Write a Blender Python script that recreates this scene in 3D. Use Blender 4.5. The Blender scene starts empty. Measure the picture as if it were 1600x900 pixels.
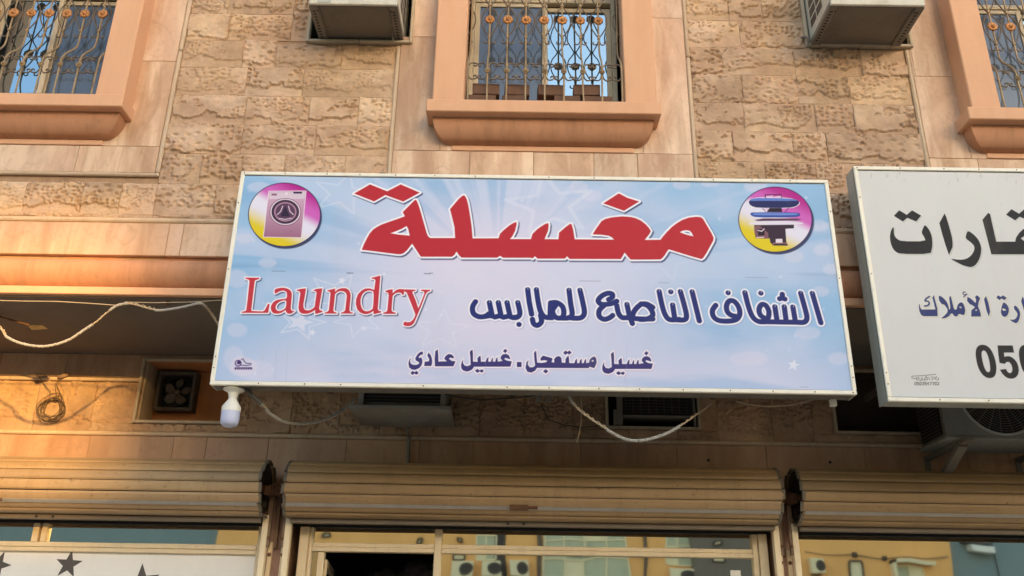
import bpy, bmesh, math, random
import numpy as np
from mathutils import Vector
sc = bpy.context.scene
COL = sc.collection
R = math.radians
# ------------------------------------------------------------------ camera
CAM = np.array([0.0, -5.7, 1.6]); FPX = 1400.0
PITCH, YAW, ROLL = R(22.48), R(.19), R(.94)
def _axes():
    cp, sp = math.cos(PITCH), math.sin(PITCH)
    fw = np.array([0, cp, sp]); rt = np.array([1., 0, 0]); up = np.array([0, -sp, cp])
    c, s = math.cos(YAW), math.sin(YAW); Y = np.array([[c, -s, 0], [s, c, 0], [0, 0, 1]])
    fw, rt, up = Y @ fw, Y @ rt, Y @ up
    cr, sr = math.cos(ROLL), math.sin(ROLL)
    return cr * rt + sr * up, -sr * rt + cr * up, fw
RT, UP, FW = _axes()
def at(px, py, Y):
    """world x, z of a photo pixel on the vertical plane y = Y"""
    d = (px - 800) * RT + (450 - py) * UP + FPX * FW
    q = CAM + (Y - CAM[1]) / d[1] * d
    return float(q[0]), float(q[2])
def p3(px, py, Y):
    x, z = at(px, py, Y); return (x, Y, z)
cd = bpy.data.cameras.new('camera'); cam = bpy.data.objects.new('camera', cd); COL.objects.link(cam)
from mathutils import Matrix
M3 = Matrix((tuple(RT), tuple(UP), tuple(-FW))).transposed()
cam.matrix_world = Matrix.Translation(Vector(CAM)) @ M3.to_4x4()
cd.sensor_width = 36; cd.lens = FPX / 1600 * 36; cd.clip_start = .05; cd.clip_end = 600
sc.camera = cam
# ------------------------------------------------------------------ sky, sun, exposure
SUN_EL, SUN_AZ = R(8.0), R(157)
SKY, SUN, EXPO = .15, 2.0, 2.13
w = bpy.data.worlds.new('World'); sc.world = w; w.use_nodes = True
nt = w.node_tree; nt.nodes.clear()
sk = nt.nodes.new('ShaderNodeTexSky'); sk.sky_type = 'NISHITA'; sk.sun_disc = False
sk.sun_elevation = SUN_EL; sk.sun_rotation = SUN_AZ; sk.dust_density = 1.5; sk.air_density = 1.0; sk.ozone_density = 1.0
bg = nt.nodes.new('ShaderNodeBackground'); bg.inputs[1].default_value = SKY
wo = nt.nodes.new('ShaderNodeOutputWorld')
nt.links.new(sk.outputs[0], bg.inputs[0]); nt.links.new(bg.outputs[0], wo.inputs[0])
sd = bpy.data.lights.new('sun', 'SUN'); sd.energy = SUN; sd.angle = R(1.1); sd.color = (.76, .45, .14)
so = bpy.data.objects.new('sun', sd); COL.objects.link(so)
L = Vector((math.sin(SUN_AZ) * math.cos(SUN_EL), math.cos(SUN_AZ) * math.cos(SUN_EL), math.sin(SUN_EL)))
so.rotation_euler = L.to_track_quat('Z', 'Y').to_euler(); so.location = (6, -12, 9)
vs = sc.view_settings; vs.view_transform = 'Standard'; vs.look = 'None'; vs.exposure = EXPO; vs.gamma = 1
# ------------------------------------------------------------------ helpers
class MB:
    def __init__(s): s.v = []; s.f = []; s.sm = []
    def add(s, vs_, fs, smooth=False):
        o = len(s.v); s.v += [tuple(map(float, v)) for v in vs_]
        s.f += [tuple(i + o for i in f) for f in fs]; s.sm += [smooth] * len(fs); return s
    def box(s, x0, x1, y0, y1, z0, z1, b=.003):
        if x0 > x1: x0, x1 = x1, x0
        if y0 > y1: y0, y1 = y1, y0
        if z0 > z1: z0, z1 = z1, z0
        b = min(b, (x1 - x0) * .3, (y1 - y0) * .3, (z1 - z0) * .3)
        if b <= 0:
            v = [(x, y, z) for x in (x0, x1) for y in (y0, y1) for z in (z0, z1)]
            return s.add(v, [(0, 1, 3, 2), (4, 6, 7, 5), (0, 4, 5, 1), (2, 3, 7, 6), (0, 2, 6, 4), (1, 5, 7, 3)])
        X, Y, Z = (x0, x1), (y0, y1), (z0, z1); v = []; ix = {}
        for i in (0, 1):
            for j in (0, 1):
                for k in (0, 1):
                    sx, sy, sz = (b, -b)[i], (b, -b)[j], (b, -b)[k]
                    for a, q in enumerate(((X[i], Y[j] + sy, Z[k] + sz), (X[i] + sx, Y[j], Z[k] + sz), (X[i] + sx, Y[j] + sy, Z[k]))):
                        ix[i, j, k, a] = len(v); v.append(q)
        f = []
        for i in (0, 1):
            f.append([ix[i, 0, 0, 0], ix[i, 1, 0, 0], ix[i, 1, 1, 0], ix[i, 0, 1, 0]])
            f.append([ix[0, i, 0, 1], ix[1, i, 0, 1], ix[1, i, 1, 1], ix[0, i, 1, 1]])
            f.append([ix[0, 0, i, 2], ix[1, 0, i, 2], ix[1, 1, i, 2], ix[0, 1, i, 2]])
            for j in (0, 1):
                f.append([ix[i, j, 0, 0], ix[i, j, 1, 0], ix[i, j, 1, 1], ix[i, j, 0, 1]])
                f.append([ix[i, 0, j, 0], ix[i, 1, j, 0], ix[i, 1, j, 2], ix[i, 0, j, 2]])
                f.append([ix[0, i, j, 1], ix[1, i, j, 1], ix[1, i, j, 2], ix[0, i, j, 2]])
                for k in (0, 1): f.append([ix[i, j, k, 0], ix[i, j, k, 1], ix[i, j, k, 2]])
        return s.add(v, f)
    def tube(s, pts, r, n=8, cap=True, closed=False):
        P = [Vector(p) for p in pts]; m = len(P)
        rr = r if hasattr(r, '__len__') else [r] * m
        v = []; up = Vector((0, 0, 1)); prev = None
        for i in range(m):
            a = P[i - 1] if (i > 0 or closed) else P[i]; b = P[(i + 1) % m] if (i < m - 1 or closed) else P[i]
            t = (b - a); t = t.normalized() if t.length > 1e-9 else Vector((0, 0, 1))
            if prev is None:
                u = t.cross(Vector((0, 1, 0)));
                if u.length < .1: u = t.cross(up)
            else: u = prev - t * prev.dot(t)
            u.normalize(); prev = u; q = t.cross(u)
            for k in range(n):
                an = 2 * math.pi * k / n
                v.append(P[i] + (u * math.cos(an) + q * math.sin(an)) * rr[i])
        f = []
        for i in range(m - 1 + (1 if closed else 0)):
            for k in range(n):
                i2 = (i + 1) % m
                f.append((i * n + k, i * n + (k + 1) % n, i2 * n + (k + 1) % n, i2 * n + k))
        if cap and not closed: f += [tuple(range(n)), tuple((m - 1) * n + k for k in range(n))]
        return s.add(v, f, True)
    def lathe(s, c, prof, n=24, axis='z', smooth=True, cap=True):
        """prof: (radius, height) along the axis from c"""
        v = []
        for r_, h in prof:
            for k in range(n):
                a = 2 * math.pi * k / n; cs, sn = math.cos(a) * r_, math.sin(a) * r_
                v.append({'z': (c[0] + cs, c[1] + sn, c[2] + h), 'y': (c[0] + cs, c[1] + h, c[2] + sn), 'x': (c[0] + h, c[1] + cs, c[2] + sn)}[axis])
        f = [(i * n + k, i * n + (k + 1) % n, (i + 1) * n + (k + 1) % n, (i + 1) * n + k) for i in range(len(prof) - 1) for k in range(n)]
        if cap and prof[0][0] > 1e-5: f.append(tuple(range(n)))
        if cap and prof[-1][0] > 1e-5: f.append(tuple((len(prof) - 1) * n + k for k in range(n)))
        return s.add(v, f, smooth)
    def prism(s, poly, y0, y1):
        """xz outline extruded along y"""
        n = len(poly)
        v = [(x, y0, z) for x, z in poly] + [(x, y1, z) for x, z in poly]
        f = [tuple(range(n)), tuple(range(2 * n - 1, n - 1, -1))] + [(i, (i + 1) % n, n + (i + 1) % n, n + i) for i in range(n)]
        return s.add(v, f)
    def prism_x(s, poly, x0, x1, smooth=False):
        n = len(poly)
        v = [(x0, y, z) for y, z in poly] + [(x1, y, z) for y, z in poly]
        s.add(v, [tuple(range(n)), tuple(range(2 * n - 1, n - 1, -1))] + [(i, (i + 1) % n, n + (i + 1) % n, n + i) for i in range(n)])
        return s
    def bar(s, p, q, wd, th, up=(0, 0, 1)):
        p, q = Vector(p), Vector(q); t = (q - p).normalized(); u = t.cross(Vector(up)).normalized(); k = u.cross(t)
        v = [e + u * a * wd / 2 + k * b * th / 2 for e in (p, q) for a, b in ((-1, -1), (1, -1), (1, 1), (-1, 1))]
        return s.add(v, [(0, 1, 2, 3), (7, 6, 5, 4)] + [(i, (i + 1) % 4, 4 + (i + 1) % 4, 4 + i) for i in range(4)])
    def build(s, name, mat, parent=None, recalc=True, angle=35, **kw):
        me = bpy.data.meshes.new(name)
        org = Vector(kw.pop('org', (0, 0, 0)))
        if parent is not None:
            q = parent
            while q is not None: org = org + q.location; q = q.parent
        vv = [(a - org.x, b - org.y, c - org.z) for a, b, c in s.v]
        me.from_pydata(vv, [], s.f)
        if recalc:
            bm = bmesh.new(); bm.from_mesh(me); bmesh.ops.recalc_face_normals(bm, faces=bm.faces); bm.to_mesh(me); bm.free()
        me.polygons.foreach_set('use_smooth', s.sm)
        if any(s.sm): me.set_sharp_from_angle(angle=R(angle))
        if isinstance(mat, str): mat = MT[mat]
        me.materials.append(mat)
        o = bpy.data.objects.new(name, me); COL.objects.link(o)
        if parent is not None: o.parent = parent
        for k, val in kw.items():
            if val is not None: o[k] = val
        return o
def tag(o, label=None, category=None, group=None, kind=None):
    for k, v_ in (('label', label), ('category', category), ('group', group), ('kind', kind)):
        if v_: o[k] = v_
    return o
def thing(name, loc, label, category, group=None):
    o = bpy.data.objects.new(name, None); COL.objects.link(o); o.location = loc; o.empty_display_size = .1
    return tag(o, label, category, group)
def clip(rects, hole):
    hx0, hx1, hz0, hz1 = hole; out = []
    for (x0, x1, z0, z1) in rects:
        if x1 <= hx0 or x0 >= hx1 or z1 <= hz0 or z0 >= hz1: out.append((x0, x1, z0, z1)); continue
        if z0 < hz0: out.append((x0, x1, z0, hz0))
        if z1 > hz1: out.append((x0, x1, hz1, z1))
        a, b = max(z0, hz0), min(z1, hz1)
        if x0 < hx0: out.append((x0, hx0, a, b))
        if x1 > hx1: out.append((hx1, x1, a, b))
    return [r for r in out if r[1] - r[0] > .012 and r[3] - r[2] > .012]
# ---- noise
def _h(ix, iy, sd_):
    n = (ix.astype(np.int64) * 374761393 + iy.astype(np.int64) * 668265263 + int(sd_) * 1442695041) & 0x7fffffff
    n = ((n ^ (n >> 13)) * 1274126177) & 0x7fffffff
    return ((n ^ (n >> 16)) & 0xffff) / 65535.0
def vnoise(x, y, sd_=0):
    ix, iy = np.floor(x), np.floor(y); fx, fy = x - ix, y - iy
    fx = fx * fx * (3 - 2 * fx); fy = fy * fy * (3 - 2 * fy)
    a, b, c, d = _h(ix, iy, sd_), _h(ix + 1, iy, sd_), _h(ix, iy + 1, sd_), _h(ix + 1, iy + 1, sd_)
    return (a * (1 - fx) + b * fx) * (1 - fy) + (c * (1 - fx) + d * fx) * fy
def fbm(x, y, sd_=0, oc=4):
    t = 0; am = .5; s_ = 0
    for i in range(oc):
        t = t + am * vnoise(x * 2 ** i, y * 2 ** i, sd_ + i * 7); s_ += am; am *= .5
    return t / s_
def cellular(x, y, sd_=0):
    ix, iy = np.floor(x), np.floor(y); best = np.full(x.shape, 9.)
    for dx in (-1, 0, 1):
        for dy in (-1, 0, 1):
            cx, cy = ix + dx, iy + dy
            px = cx + .15 + .7 * _h(cx, cy, sd_); py = cy + .15 + .7 * _h(cx, cy, sd_ + 99)
            best = np.minimum(best, np.hypot(px - x, py - y))
    return best
def sstep(a, b, x): t = np.clip((x - a) / (b - a), 0, 1); return t * t * (3 - 2 * t)
# ------------------------------------------------------------------ materials
MT = {}
class NG:
    def __init__(s, name):
        s.m = bpy.data.materials.new(name); s.m.use_nodes = True; s.t = s.m.node_tree; s.t.nodes.clear()
        s.out = s.n('ShaderNodeOutputMaterial'); s.b = s.n('ShaderNodeBsdfPrincipled'); s.l(s.b.outputs[0], s.out.inputs[0])
        MT[name] = s.m
        s.tc = s.n('ShaderNodeTexCoord'); s.oi = s.n('ShaderNodeObjectInfo')
        s.sc_ = s.n('ShaderNodeVectorMath', operation='SCALE'); s.sc_.inputs[0].default_value = (37, 19, 53); s.l(s.oi.outputs['Random'], s.sc_.inputs['Scale'])
        s.ad = s.n('ShaderNodeVectorMath', operation='ADD'); s.l(s.tc.outputs['Object'], s.ad.inputs[0]); s.l(s.sc_.outputs[0], s.ad.inputs[1])
        s.co = s.ad.outputs[0]; s.plain = s.tc.outputs['Object']
    def n(s, ty, **k):
        x = s.t.nodes.new(ty)
        for a, v_ in k.items(): setattr(x, a, v_)
        return x
    def l(s, a, b): s.t.links.new(a, b)
    def noise(s, scale, detail=4, rough=.6, stretch=(1, 1, 1), co=None, dist=0):
        mp = s.n('ShaderNodeMapping'); mp.inputs['Scale'].default_value = stretch; s.l(co or s.co, mp.inputs[0])
        x = s.n('ShaderNodeTexNoise'); x.inputs['Scale'].default_value = scale; x.inputs['Detail'].default_value = detail
        x.inputs['Roughness'].default_value = rough; x.inputs['Distortion'].default_value = dist; s.l(mp.outputs[0], x.inputs[0]); return x.outputs[0]
    def ramp(s, f, stops):
        x = s.n('ShaderNodeValToRGB'); s.l(f, x.inputs[0]); e = x.color_ramp.elements
        while len(e) > 1: e.remove(e[-1])
        e[0].position = stops[0][0]; e[0].color = col4(stops[0][1])
        for p, c in stops[1:]: q = e.new(p); q.color = col4(c)
        return x.outputs[0]
    def mix(s, f, a, b, bt='MIX'):
        x = s.n('ShaderNodeMix', data_type='RGBA', blend_type=bt)
        for sock, val in ((x.inputs[0], f), (x.inputs[6], a), (x.inputs[7], b)):
            if hasattr(val, 'links'): s.l(val, sock)
            elif isinstance(val, (int, float)): sock.default_value = val
            else: sock.default_value = col4(val)
        return x.outputs[2]
    def bump(s, h, st=.3, d=.01, base=None):
        x = s.n('ShaderNodeBump'); x.inputs['Strength'].default_value = st; x.inputs['Distance'].default_value = d; s.l(h, x.inputs['Height'])
        if base: s.l(base, x.inputs['Normal'])
        return x.outputs[0]
    def setb(s, col=None, rough=None, metal=None, nrm=None, spec=None):
        for nm, val in (('Base Color', col), ('Roughness', rough), ('Metallic', metal), ('Normal', nrm), ('Specular IOR Level', spec)):
            if val is None: continue
            k = s.b.inputs[nm]
            if hasattr(val, 'links'): s.l(val, k)
            elif nm == 'Base Color': k.default_value = col4(val)
            else: k.default_value = val
        return s.m
def col4(c):
    if isinstance(c, (int, float)): return (c, c, c, 1)
    return (*c[:3], 1)
def srgb(*c): return tuple((v / 255 / 12.92 if v / 255 <= .04045 else ((v / 255 + .055) / 1.055) ** 2.4) for v in c)
def vary(g, col, amt=.12):
    """random tint per object, then multiply"""
    r = g.ramp(g.oi.outputs['Random'], [(0, (1 - amt, 1 - amt, 1 - amt)), (.5, (1, 1 - amt * .25, 1 - amt * .3)), (1, (1 + amt * .6, 1 + amt * .4, 1))])
    return g.mix(1.0, col, r, 'MULTIPLY')
def m_stone(name, a, b, c):
    g = NG(name)
    n1 = g.noise(2.3, 5, .65, (1, 1, 1.4)); n2 = g.noise(17, 5, .7); n3 = g.noise(90, 3, .7)
    k = g.ramp(n1, [(.3, a), (.5, b), (.68, c)])
    k = g.mix(.45, k, g.ramp(n2, [(.3, (.62, .60, .58)), (.5, (1, 1, 1)), (.72, (1.25, 1.18, 1.08))]), 'MULTIPLY')
    k = g.mix(1.0, k, g.ramp(g.noise(1.5, 4, .6, co=g.plain), [(.32, (.84, .82, .80)), (.45, (1.0, .955, .95)), (.56, (1.03, 1.0, .93)), (.70, (1.06, 1.04, 1.05))]), 'MULTIPLY')
    k = vary(g, k, .09)
    nb = g.bump(n3, .5, .0025); nb = g.bump(n2, .5, .006, nb)
    return g.setb(k, .88, nrm=nb, spec=.25)
def m_marble(name, a, b, c, streak=.5, amt=.12, rough=.5):
    g = NG(name)
    n1 = g.noise(1.6, 6, .62, (1, 1, .45), dist=.8); n2 = g.noise(4.2, 4, .55, (2.2, 1, .30), dist=.5)
    wv = g.noise(1.7, 6, .5, (1.6, 1, .8), dist=1.2)
    k = g.ramp(n1, [(.32, a), (.5, b), (.68, c)])
    k = g.mix(g.ramp(n2, [(.48, 0), (.62, streak)]), k, c)
    k = g.mix(g.ramp(wv, [(.485, 0), (.5, .22), (.515, 0)]), k, (a[0] * .6, a[1] * .55, a[2] * .5))
    k = g.mix(g.ramp(g.noise(3.0, 4, .55, (2.4, 1, .35), dist=.6), [(.5, 0), (.68, .5)]), k, (a[0] * .78, a[1] * .70, a[2] * .6))
    k = g.mix(g.ramp(g.noise(26, 4, .75), [(.52, 0), (.8, .35)]), k, (a[0] * .7, a[1] * .62, a[2] * .55))
    return g.setb(vary(g, k, amt), g.ramp(n2, [(.3, rough - .08), (.7, rough + .15)]), nrm=g.bump(g.noise(40, 4), .12, .003), spec=.4)
def m_paint(name, col, dirt=(.2, .12, .07), amt=.4, rough=.55, bump=.15, metal=0, scale=6, streak=(1.6, 1, .3), spec=.4):
    g = NG(name)
    n1 = g.noise(scale, 6, .68, streak); n2 = g.noise(scale * 9, 4, .7)
    k = g.mix(g.ramp(n1, [(.46, 0), (.78, amt)]), col, dirt)
    k = g.mix(g.ramp(n2, [(.55, 0), (.8, amt * .7)]), k, dirt)
    return g.setb(k, g.ramp(n1, [(.35, rough - .07), (.7, min(1, rough + .15))]), metal=metal, nrm=g.bump(n2, bump, .002), spec=spec)
def m_glass(name, refl, dark, tint=(.85, .9, .95), rough=.01, wav=.02):
    g = NG(name)
    g.setb(dark, .4, spec=.2)
    gl = g.n('ShaderNodeBsdfGlossy'); gl.inputs[0].default_value = col4(tint); gl.inputs['Roughness'].default_value = rough
    nb = g.bump(g.noise(1.7, 2, .5, co=g.plain), wav, .02); g.l(nb, gl.inputs['Normal'])
    mx = g.n('ShaderNodeMixShader'); mx.inputs[0].default_value = refl
    fr = g.n('ShaderNodeFresnel'); fr.inputs[0].default_value = 1.5
    ma = g.n('ShaderNodeMath', operation='MULTIPLY_ADD'); ma.inputs[1].default_value = .8; ma.inputs[2].default_value = refl; ma.use_clamp = True
    g.l(fr.outputs[0], ma.inputs[0]); g.l(ma.outputs[0], mx.inputs[0])
    g.l(g.b.outputs[0], mx.inputs[1]); g.l(gl.outputs[0], mx.inputs[2]); g.l(mx.outputs[0], g.out.inputs[0]); return g.m
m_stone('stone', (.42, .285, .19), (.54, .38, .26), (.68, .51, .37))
m_stone('stone_low', (.36, .235, .145), (.46, .31, .195), (.55, .39, .26))  # darker copy of stone, shade below the sign put into the colour
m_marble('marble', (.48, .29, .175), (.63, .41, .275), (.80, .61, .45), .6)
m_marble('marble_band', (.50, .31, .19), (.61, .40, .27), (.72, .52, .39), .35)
m_marble('marble_low', (.38, .22, .125), (.47, .28, .165), (.54, .35, .22), .3)  # marble of the shop wall, darkened in colour for the shade there
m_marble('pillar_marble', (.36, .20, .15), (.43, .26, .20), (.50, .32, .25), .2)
m_paint('trim', (.60, .44, .30), (.28, .17, .09), .5, .6)
m_paint('mortar', (.42, .26, .155), (.14, .08, .05), .5, .9)
m_paint('orange_plaster', (.71, .39, .23), (.50, .27, .15), .28, .75, .35, scale=3.5, streak=(2.6, 1, .35))
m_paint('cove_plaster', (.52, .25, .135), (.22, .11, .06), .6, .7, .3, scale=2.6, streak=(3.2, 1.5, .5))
m_paint('niche_plaster', (.52, .22, .08), (.30, .12, .05), .35, .75, .2)
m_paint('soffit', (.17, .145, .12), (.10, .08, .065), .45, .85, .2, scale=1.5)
m_paint('window_alu', (.62, .50, .34), (.35, .26, .16), .25, .38, .05)
m_paint('aluminium', (.84, .67, .44), (.35, .26, .16), .25, .38, .05)
m_paint('guide_paint', (.93, .76, .52), (.36, .22, .12), .3, .45, .1)
m_paint('shutter_dark', (.10, .078, .06), (.05, .04, .03), .5, .5, .1)
m_paint('rail_grey', (.20, .155, .115), (.10, .08, .06), .4, .45, .1, scale=3, streak=(.3, 1, 3))
m_paint('lock_metal', (.20, .165, .125), (.06, .05, .04), .7, .6, .4, scale=14)
m_paint('lock_bar', (.50, .46, .42), (.25, .2, .16), .4, .35, .05, metal=.4)
m_paint('rust', (.16, .075, .04), (.05, .03, .02), .6, .8, .6, scale=20)
m_paint('dirty_metal', (.11, .085, .065), (.04, .03, .025), .6, .7, .4, scale=14)
m_paint('rusty_plate', (.27, .17, .11), (.10, .06, .04), .6, .75, .4, scale=8)
m_paint('grille_iron', (.16, .11, .07), (.09, .055, .035), .6, .5, .3, metal=.3, scale=30)
m_paint('grille_bar', (.38, .26, .14), (.12, .06, .035), .85, .5, .3, metal=.2, scale=12, streak=(1, 1, .6))
m_paint('gold_flower', (.50, .22, .075), (.25, .09, .03), .6, .38, .4, metal=.35, scale=35)
m_paint('ac_cream', (.60, .56, .47), (.30, .24, .16), .45, .5, .1)
m_paint('ac_grey', (.20, .175, .14), (.09, .075, .06), .5, .6, .15)
m_paint('ac_under', (.17, .145, .115), (.07, .055, .045), .6, .6, .15, scale=3, streak=(1, 1, 1))
m_paint('tray_grey', (.30, .285, .245), (.14, .12, .095), .5, .5, .1, scale=3, streak=(1, 1, 1))
m_paint('unit_grey', (.27, .265, .235), (.13, .11, .09), .5, .55, .1, scale=3)
m_paint('wood_trim', (.50, .40, .28), (.22, .14, .08), .5, .65, .2)
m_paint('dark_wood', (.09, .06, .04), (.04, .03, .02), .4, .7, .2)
m_paint('white_frame', (.88, .82, .70), (.45, .33, .2), .22, .45, .08, scale=8)
m_paint('side_panel', (.42, .42, .38), (.26, .24, .19), .4, .5, .08)
m_paint('sign_back', (.16, .14, .12), (.08, .07, .06), .4, .7, .1)
m_paint('brick_brown', (.16, .082, .05), (.08, .045, .03), .5, .85, .5, scale=14)
m_paint('cable_white', (.42, .395, .35), (.24, .2, .15), .45, .5, .2, scale=25)
m_paint('cable_beige', (.46, .36, .24), (.2, .14, .09), .4, .6, .2, scale=25)
m_paint('cable_dark', (.06, .055, .05), (.03, .03, .03), .4, .5, .1)
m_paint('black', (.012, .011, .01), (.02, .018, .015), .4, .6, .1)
m_paint('fan_metal', (.13, .10, .07), (.09, .07, .05), .5, .5, .2)
m_paint('lamp_white', (.80, .77, .70), (.5, .42, .3), .2, .35, .03)
m_paint('white_film', (.92, .87, .82), (.6, .56, .48), .3, .5, .03, scale=1.2)
m_paint('star_grey', (.10, .085, .075), (.07, .06, .05), .3, .5, .03)
m_paint('wire_rust', (.13, .085, .05), (.06, .035, .02), .5, .6, .2, scale=40)
m_paint('bundle', (.22, .20, .19), (.08, .07, .07), .5, .3, .5, scale=9)
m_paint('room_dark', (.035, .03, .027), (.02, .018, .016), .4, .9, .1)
m_paint('asphalt', (.13, .11, .09), (.07, .06, .05), .5, .9, .5, scale=12, streak=(1, 1, 1))
m_paint('paving', (.40, .32, .23), (.28, .21, .15), .4, .9, .4, scale=5, streak=(1, 1, 1))
m_paint('kerb', (.42, .38, .33), (.25, .2, .16), .4, .9, .3)
m_paint('street_paint', (.75, .73, .68), (.3, .28, .25), .5, .8, .2)
m_paint('opposite_orange', (.90, .46, .15), (.60, .3, .10), .35, .85, .2, scale=.5)
m_paint('opposite_blue', (.20, .26, .26), (.12, .19, .21), .35, .85, .2, scale=.5)
m_paint('opposite_grey', (.17, .14, .11), (.1, .085, .07), .35, .85, .2, scale=.5)
m_paint('opposite_dark', (.05, .04, .035), (.03, .03, .03), .3, .8, .1)
m_paint('opposite_cream', (.8, .68, .42), (.6, .45, .28), .3, .6, .1)
m_glass('pane_mirror', .45, (.015, .02, .025), (.60, .84, 1.0))
m_glass('pane_screen', .05, (.075, .09, .115), (.55, .66, .8), .03, .15)
m_glass('shop_glass', .72, (.010, .010, .010), (1, .93, .80), rough=.022, wav=.06)
m_glass('shop_glass_grey', .50, (.012, .012, .012), (.95, .93, .9))
m_paint('block_glass', (.50, .50, .33), (.32, .34, .25), .6, .6, .1, scale=1.2)
def m_shutter():
    g = NG('shutter_slat')
    drip = g.noise(2.2, 5, .7, (5, .3, .25), co=g.plain); smu = g.noise(1.1, 5, .65, (1, 2, 2), co=g.plain); fine = g.noise(60, 3, .7, (.08, 1, 1.5)); spot = g.noise(38, 3, .8, co=g.plain)
    k = g.ramp(smu, [(.32, (.37, .24, .125)), (.5, (.43, .285, .145)), (.68, (.48, .33, .185))])
    k = g.mix(g.ramp(drip, [(.5, 0), (.8, .4)]), k, (.25, .16, .09))
    k = g.mix(g.ramp(fine, [(.5, 0), (.75, .18)]), k, (.56, .40, .27))
    k = g.mix(g.ramp(spot, [(.62, 0), (.72, .75)]), k, (.14, .075, .04))
    g.setb(vary(g, k, .10), g.ramp(smu, [(.3, .36), (.7, .55)]), nrm=g.bump(g.noise(2.6, 3, co=g.plain), .14, .02, g.bump(fine, .08, .002)), spec=.4)
m_shutter()
def m_bulb():
    g = NG('bulb_diffuser'); g.setb((.52, .55, .74), .3, spec=.5); g.b.inputs['Subsurface Weight'].default_value = .0; return g.m
m_bulb()
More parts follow.
